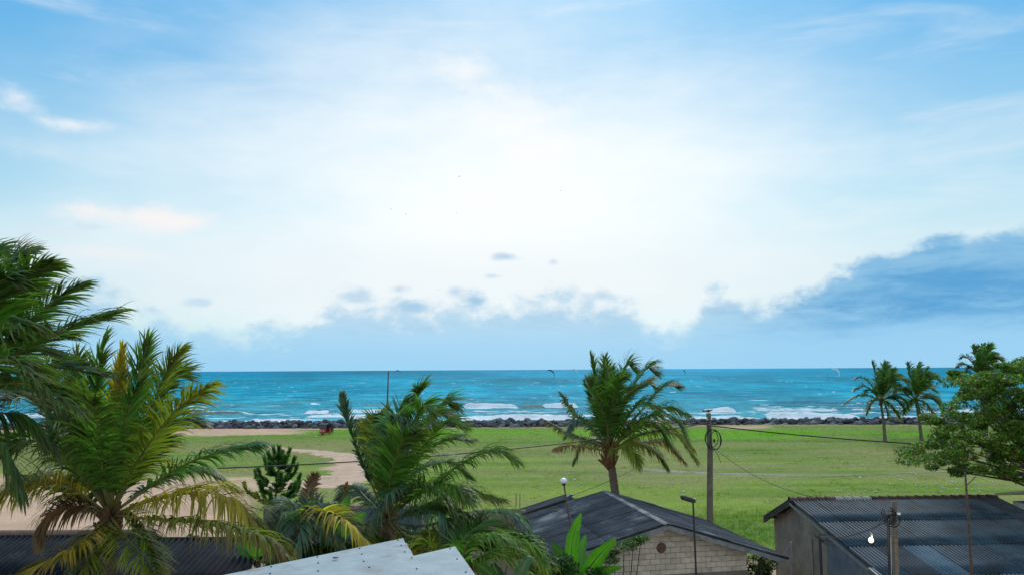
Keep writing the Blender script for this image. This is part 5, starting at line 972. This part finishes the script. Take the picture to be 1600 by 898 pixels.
# black street lamp
DK2 = 24.0; ka = P(1083, 786, DK2); root = thing('street_lamp', (P(1086, 900, DK2)[0] + .05, DK2, 0), 'slim black street lamp with a flat head before the block gable', 'lamp post')
Mb().tube([(ka[0] + .1, DK2, 0), (ka[0] + .05, DK2, 2.5), ka, P(1083, 779, DK2)], [.04, .035, .028, .025], 8).out('post', M['darkmetal'], root, smooth=True)
hd = Mb(); h0 = P(1085, 782, DK2); h1 = P(1063, 775, DK2); ax = unit(h1 - h0); hd.tube([h0 - ax * .02, h0 + ax * .08, h0 + ax * .25, h0 + ax * .38, h1], [.05, .075, .07, .085, .03], 10); hd.out('lamp_head', M['darkmetal'], root, smooth=True); Mb().box((h0 + h1) / 2 - (0, 0, .06), (.22, .09, .03), ax, (0, 1, 0), np.cross(ax, [0, 1, 0]), bev=.008).out('lens', M['darkmetal'], root)
Mb().box(P(1086, 781, DK2), (.07, .07, .12), bev=.01).out('bracket', M['greymetal'], root)
# second, nearer pole with the tangle and the lit bulb
DN = 21.5; na = P(1397, 783, DN); nb = P(1398, 905, DN); root = thing('timber_pole', (nb[0], DN, 0), 'grey pole in front of the long roof with a tangle of black cables', 'pole')
Mb().tube([(nb[0], DN, 0), (nb[0], DN, 3), na], [.09, .08, .075], 10).out('pole_shaft', M['bark'], root, smooth=True)
for k in range(12):
    c0 = P(1390 + random.uniform(-6, 6), 806 + random.uniform(-7, 8), DN - .08); rr_ = random.uniform(.06, .16); ph = random.uniform(0, 6); ring = [c0 + np.array([math.cos(a + ph) * rr_, .05 * math.sin(a), math.sin(a + ph) * rr_ * 1.1]) for a in np.linspace(0, random.uniform(3.5, 6.2), 12)]
    Mb().tube(ring, .013, 5).out('cable_loop', M['cable'], root)
Mb().tube([P(1388, 812, DN - .1), P(1389, 860, DN - .1), P(1390, 900, DN - .1)], .035, 6).out('cable_bundle', M['cable'], root); Mb().tube([P(1392, 838, DN - .12), P(1393, 905, DN - .12)], .010, 5).out('pale_wire', M['litter'], root)
Mb().box(P(1404, 802, DN - .08), (.09, .05, .06), bev=.01).out('clip', M['globe'], root)
bp_ = P(1361, 843, DN - .3); root = thing('hanging_bulb', P(1363, 830, DN - .3), 'lit warm white bulb glowing in front of the long corrugated roof', 'lamp')
Mb().ball(bp_, (.062, .062, .07), 14, 9).out('bulb', M['bulb'], root, smooth=True); Mb().tube([bp_ + (0, 0, .06), bp_ + (.02, 0, .11), bp_ + (.02, 0, .19)], [.03, .035, .03], 10).out('socket', M['greymetal'], root, smooth=True)
Mb().tube([bp_ + (.02, 0, .22), P(1375, 816, DN - .25), P(1388, 806, DN - .1)], .012, 5).out('arm', M['cable'], root, smooth=True)
pl_ = bpy.data.lights.new('bulb_light', 'POINT'); pl_.energy = 12; pl_.color = (1, .85, .6); pl_.shadow_soft_size = .1; po = bpy.data.objects.new('bulb_light', pl_); col.objects.link(po); po.location = Vector(bp_ - np.array([0, .2, 0]))
# rusty rod and bamboo mast
Mb().tube([(P(1519, 900, 22)[0], 22, 0), P(1518, 890, 22), P(1513, 810, 22), P(1508, 737, 22)], [.045, .042, .034, .028], 8).tube([P(1510, 758, 22), P(1524, 744, 21.9)], .012, 5).out('rusty_rod', M['rust'], smooth=True, label='tall thin rusty rod rising in front of the long roof at the right', cat='rod')
Mb().tube([(P(606, 800, 36)[0], 36, 0), P(606, 700, 36), P(605, 640, 36), P(607, 579, 36)], [.07, .055, .045, .028], 7).out('bamboo_mast', mat('dark_bamboo', (.13, .11, .08), (.07, .06, .05), .8, 6), smooth=True, label='thin bamboo mast sticking up behind the bushy palm against the sea', cat='mast')
wire(P(1398, 806, DN), P(1285, 838, 28), .2, .012, 'thin cable from the grey pole to the corner of the long house'); 

# ------------------------------------------------------------------ three-wheeler and person
def put(o, p): return o
tp = G(507, 682, 0); zg = float(ground_z(tp[0], tp[1])); T0 = np.array([tp[0], tp[1], zg]); an = math.radians(-97); fx = np.array([math.cos(an), math.sin(an), 0]); sx = np.array([-fx[1], fx[0], 0]); q3 = lambda a, b, z_: T0 + fx * a + sx * b + np.array([0, 0, z_])
root = thing('three_wheeler', T0, 'red three-wheeled taxi with dark hood parked on the grass by the seawall', 'three-wheeler')
bd = Mb(); pro = [(-1.15, .32), (-1.15, .95), (-.55, .98), (-.5, .5), (.35, .46), (.55, .5), (.75, .95), (.95, .92), (1.2, .62), (1.28, .35), (1.0, .28), (.6, .26), (-.6, .24)]
def wdt(a): return .64 if a < .3 else .64 - .26 * (a - .3)
bd.poly([q3(a, wdt(a), z_) for a, z_ in pro], [q3(a, -wdt(a), z_) for a, z_ in pro]); bd.out('body', M['redpaint'], root)
ho = Mb(); pro = [(-1.2, .95), (-1.22, 1.5), (-1.05, 1.72), (-.3, 1.80), (.4, 1.76), (.78, 1.62), (.75, 1.56), (-.3, 1.72), (-1.0, 1.64), (-1.12, 1.45), (-1.12, .95)]
ho.poly([q3(a, .66, z_) for a, z_ in pro], [q3(a, -.66, z_) for a, z_ in pro]); ho.out('hood', M['canvas'], root)
for b in (-.6, .6):
    Mb().tube([q3(.74, b * .8, .95), q3(.66, b, 1.62)], .028, 6).tube([q3(-.35, b, .98), q3(-.35, b, 1.74)], .028, 6).out('hood_frame', M['redpaint'], root)
ws = [q3(.76, -.46, .96), q3(.76, .46, .96), q3(.68, .56, 1.58), q3(.68, -.56, 1.58)]; Mb().poly(ws, [p - fx * .015 for p in ws]).out('windshield', M['glass'], root)
Mb().box(q3(-.6, 0, .80), (.55, 1.1, .18), fx, sx, bev=.03).box(q3(-.88, 0, 1.12), (.14, 1.1, .5), fx, sx, bev=.03).box(q3(.15, 0, .72), (.4, .5, .14), fx, sx, bev=.03).out('seat', M['black'], root)
for a, b in ((1.05, 0), (-.8, .52), (-.8, -.52)):
    wo = Mb().tube([q3(a, b - .06, .24), q3(a, b - .05, .24), q3(a, b + .05, .24), q3(a, b + .06, .24)], [.20, .24, .24, .20], 18).out('wheel', M['black'], root); Mb().tube([q3(a, b - .065, .24), q3(a, b + .065, .24)], .11, 12).out('hub', M['greymetal'], wo)
for b in (-.22, .22): Mb().tube([q3(1.1, b, .72), q3(1.2, b * 1.05, .70)], [.09, .075], 12).out('headlight', M['globe'], root)
Mb().tube([q3(1.0, -.16, .52), q3(1.18, -.15, .35), q3(1.2, 0, .33), q3(1.18, .15, .35), q3(1.0, .16, .52)], .06, 8).out('mudguard', M['redpaint'], root)
def person(base, label):
    root = thing('person', base, label, 'person'); b = np.array(base, float)
    def skin(name, vs_, es, rs, m_, sub=2):
        me = bpy.data.meshes.new(name); me.from_pydata([tuple(v) for v in vs_], es, []); me.update(); o = bpy.data.objects.new(name, me); col.objects.link(o); o.parent = root; ABS[o] = b; me.materials.append(m_)
        mo = o.modifiers.new('skin', 'SKIN'); sk = me.skin_vertices[0].data if me.skin_vertices else None
        if sk is None:
            bm = bmesh.new(); bm.from_mesh(me); bm.verts.layers.skin.verify(); bm.to_mesh(me); bm.free(); sk = me.skin_vertices[0].data
        for i, r_ in enumerate(rs): sk[i].radius = (r_, r_) if np.isscalar(r_) else r_
        sk[0].use_root = True; mo.use_smooth_shade = True; ss = o.modifiers.new('sub', 'SUBSURF'); ss.levels = sub; ss.render_levels = sub; return o
    vs_ = [(0, 0, .95), (0, 0, 1.2), (0, 0, 1.40), (0, 0, 1.50), (0, -.02, 1.62), (0, -.01, 1.70), (.18, 0, 1.40), (.25, -.03, 1.13), (.24, -.14, .90), (.235, -.17, .80), (-.18, 0, 1.40), (-.26, -.02, 1.13), (-.24, -.10, .90), (-.24, -.13, .80), (.10, 0, .86), (.12, -.02, .48), (.13, .02, .08), (.14, -.14, .04), (-.10, 0, .86), (-.12, .03, .48), (-.14, .06, .08), (-.15, -.10, .04)]
    es = [(0, 1), (1, 2), (2, 3), (3, 4), (4, 5), (2, 6), (6, 7), (7, 8), (8, 9), (2, 10), (10, 11), (11, 12), (12, 13), (0, 14), (14, 15), (15, 16), (16, 17), (0, 18), (18, 19), (19, 20), (20, 21)]
    rs = [(.15, .11), (.14, .10), (.15, .10), .055, (.085, .10), (.07, .08), .06, .045, .035, .03, .06, .045, .035, .03, .09, .06, .04, .035, .09, .06, .04, .035]
    skin('body', vs_, es, rs, M['skin'])
    skin('shirt', [vs_[i] for i in (0, 1, 2, 6, 7, 10, 11)], [(0, 1), (1, 2), (2, 3), (3, 4), (2, 5), (5, 6)], [(.175, .135), (.165, .125), (.17, .12), .078, .062, .078, .062], M['shirt'])
    skin('trousers', [(0, 0, .98)] + [vs_[i] for i in (14, 15, 18, 19)] + [(.13, .02, .14), (-.14, .06, .14)], [(0, 1), (1, 2), (2, 5), (0, 3), (3, 4), (4, 6)], [(.17, .13), .11, .08, .11, .08, .06, .06], M['trousers'])
    Mb().ball(b + (0, .015, 1.70), (.09, .105, .10), 10, 7).out('hair', M['hair'], root, smooth=True)
tp = G(519, 680, 0); person((tp[0], tp[1], float(ground_z(tp[0], tp[1]))), 'person in dark clothes standing beside the red three-wheeler')

# ------------------------------------------------------------------ kites over the sea
def kite(px, py, D, size, ang_, m_, label):
    c0 = P(px, py, D); root = thing('kite', c0, label, 'kite', 'kites of kitesurfers above the sea'); V = []; n_ = 13
    for k in range(n_):
        a = math.radians(-72 + 144 * k / (n_ - 1)); ch = size * (.11 + .24 * math.cos(a)); ct = c0 + size * .75 * np.array([math.sin(a + ang_), 0, math.cos(a + ang_) - .6])
        for dy, h in ((-.5, .0), (-.1, .16), (.5, .0)): V.append(ct + np.array([math.sin(a + ang_) * (h * ch + .1), dy * ch * 1.4, math.cos(a + ang_) * (h * ch + .1) + dy * ch * -.55]))
    k0 = len(V); V += [v - np.array([0, 0, .10]) for v in V]; Fq = []
    for k in range(n_ - 1):
        for j in range(2): a = k * 3 + j; Fq += [(a, a + 1, a + 4, a + 3), (k0 + a, k0 + a + 3, k0 + a + 4, k0 + a + 1)]
        Fq += [(k * 3, k * 3 + 3, k0 + k * 3 + 3, k0 + k * 3), (k * 3 + 2, k0 + k * 3 + 2, k0 + k * 3 + 5, k * 3 + 5)]
    add('canopy', V, Fq, m_, root, smooth=True)
    bar = c0 + np.array([-5, 3, -7.5]); l_ = Mb()
    for k in (0, n_ // 2, n_ - 1): l_.tube([V[k * 3 + 1], bar], .012, 3)
    l_.out('lines', M['cable'], root)
for px, py, D, s_, a_, m_, lb in ((858, 581, 330, 4.4, .95, M['kitedark'], 'dark curved kite left of the white one, near the horizon'), (896, 579, 360, 3.8, .75, M['kitewhite'], 'white curved kite just left of the windswept palm'), (1067, 580, 420, 2.8, 1.2, M['kitedark'], 'small dark kite right of the windswept palm'),
                                  (1303, 579, 300, 4.2, .85, M['kitewhite'], 'white curved kite over the open sea left of the shore palms'), (621, 580, 430, 3.2, .6, M['kitedark'], 'faint dark kite beside the bamboo mast')):
    kite(px, py, D, s_ * .62, a_, m_, lb)

# ------------------------------------------------------------------ litter on the grass
def litter_mesh(seed):
    r = random.Random(seed); V = []; n_ = 6
    for k in range(n_): a = 2 * math.pi * k / n_; q = r.uniform(.5, 1); V.append((math.cos(a) * q, math.sin(a) * q, r.uniform(.02, .25)))
    V.append((r.uniform(-.2, .2), r.uniform(-.2, .2), r.uniform(.55, .8))); Fq = [(k, (k + 1) % n_, n_) for k in range(n_)] + [tuple(range(n_ - 1, -1, -1))]; me = mesh_np('litter', V, Fq); me.materials.append(M['litter']); return me
lm = [litter_mesh(i) for i in range(6)]; spots = []
for (cx, cy, rx, ry, k) in ((1480, 757, 130, 14, 62), (1230, 752, 90, 12, 26), (1290, 722, 90, 8, 18), (1000, 752, 90, 12, 22), (880, 735, 60, 14, 16), (1145, 722, 30, 6, 6), (850, 765, 50, 12, 8), (1340, 765, 50, 10, 16), (1450, 728, 60, 6, 6), (960, 745, 60, 3, 8), (700, 690, 120, 8, 6)):
    for _ in range(k): spots.append((random.gauss(cx, rx * .55), random.gauss(cy, ry * .55)))
for px, py in spots:
    if py < 684 or py > 795: continue
    g = G(px, py, 0); s_ = random.choice((.05, .06, .07, .08, .11, .15)); o = bpy.data.objects.new('rubbish_scrap', random.choice(lm)); col.objects.link(o); o.location = (g[0], g[1], float(ground_z(g[0], g[1])) + .05); o.rotation_euler = (0, 0, random.uniform(0, 6)); o.scale = (s_ * 1.5, s_, s_)
    props(o, 'small pale scrap of litter lying in the grass of the field', 'scrap', 'scraps of litter on the grass')
g = G(493 , 686, 0); o = bpy.data.objects.new('plastic_bag', lm[2]); col.objects.link(o); o.location = (g[0], g[1], float(ground_z(g[0], g[1])) + .08); o.scale = (.32, .25, .2); props(o, 'pale plastic bag on the grass just below the red three-wheeler', 'bag')
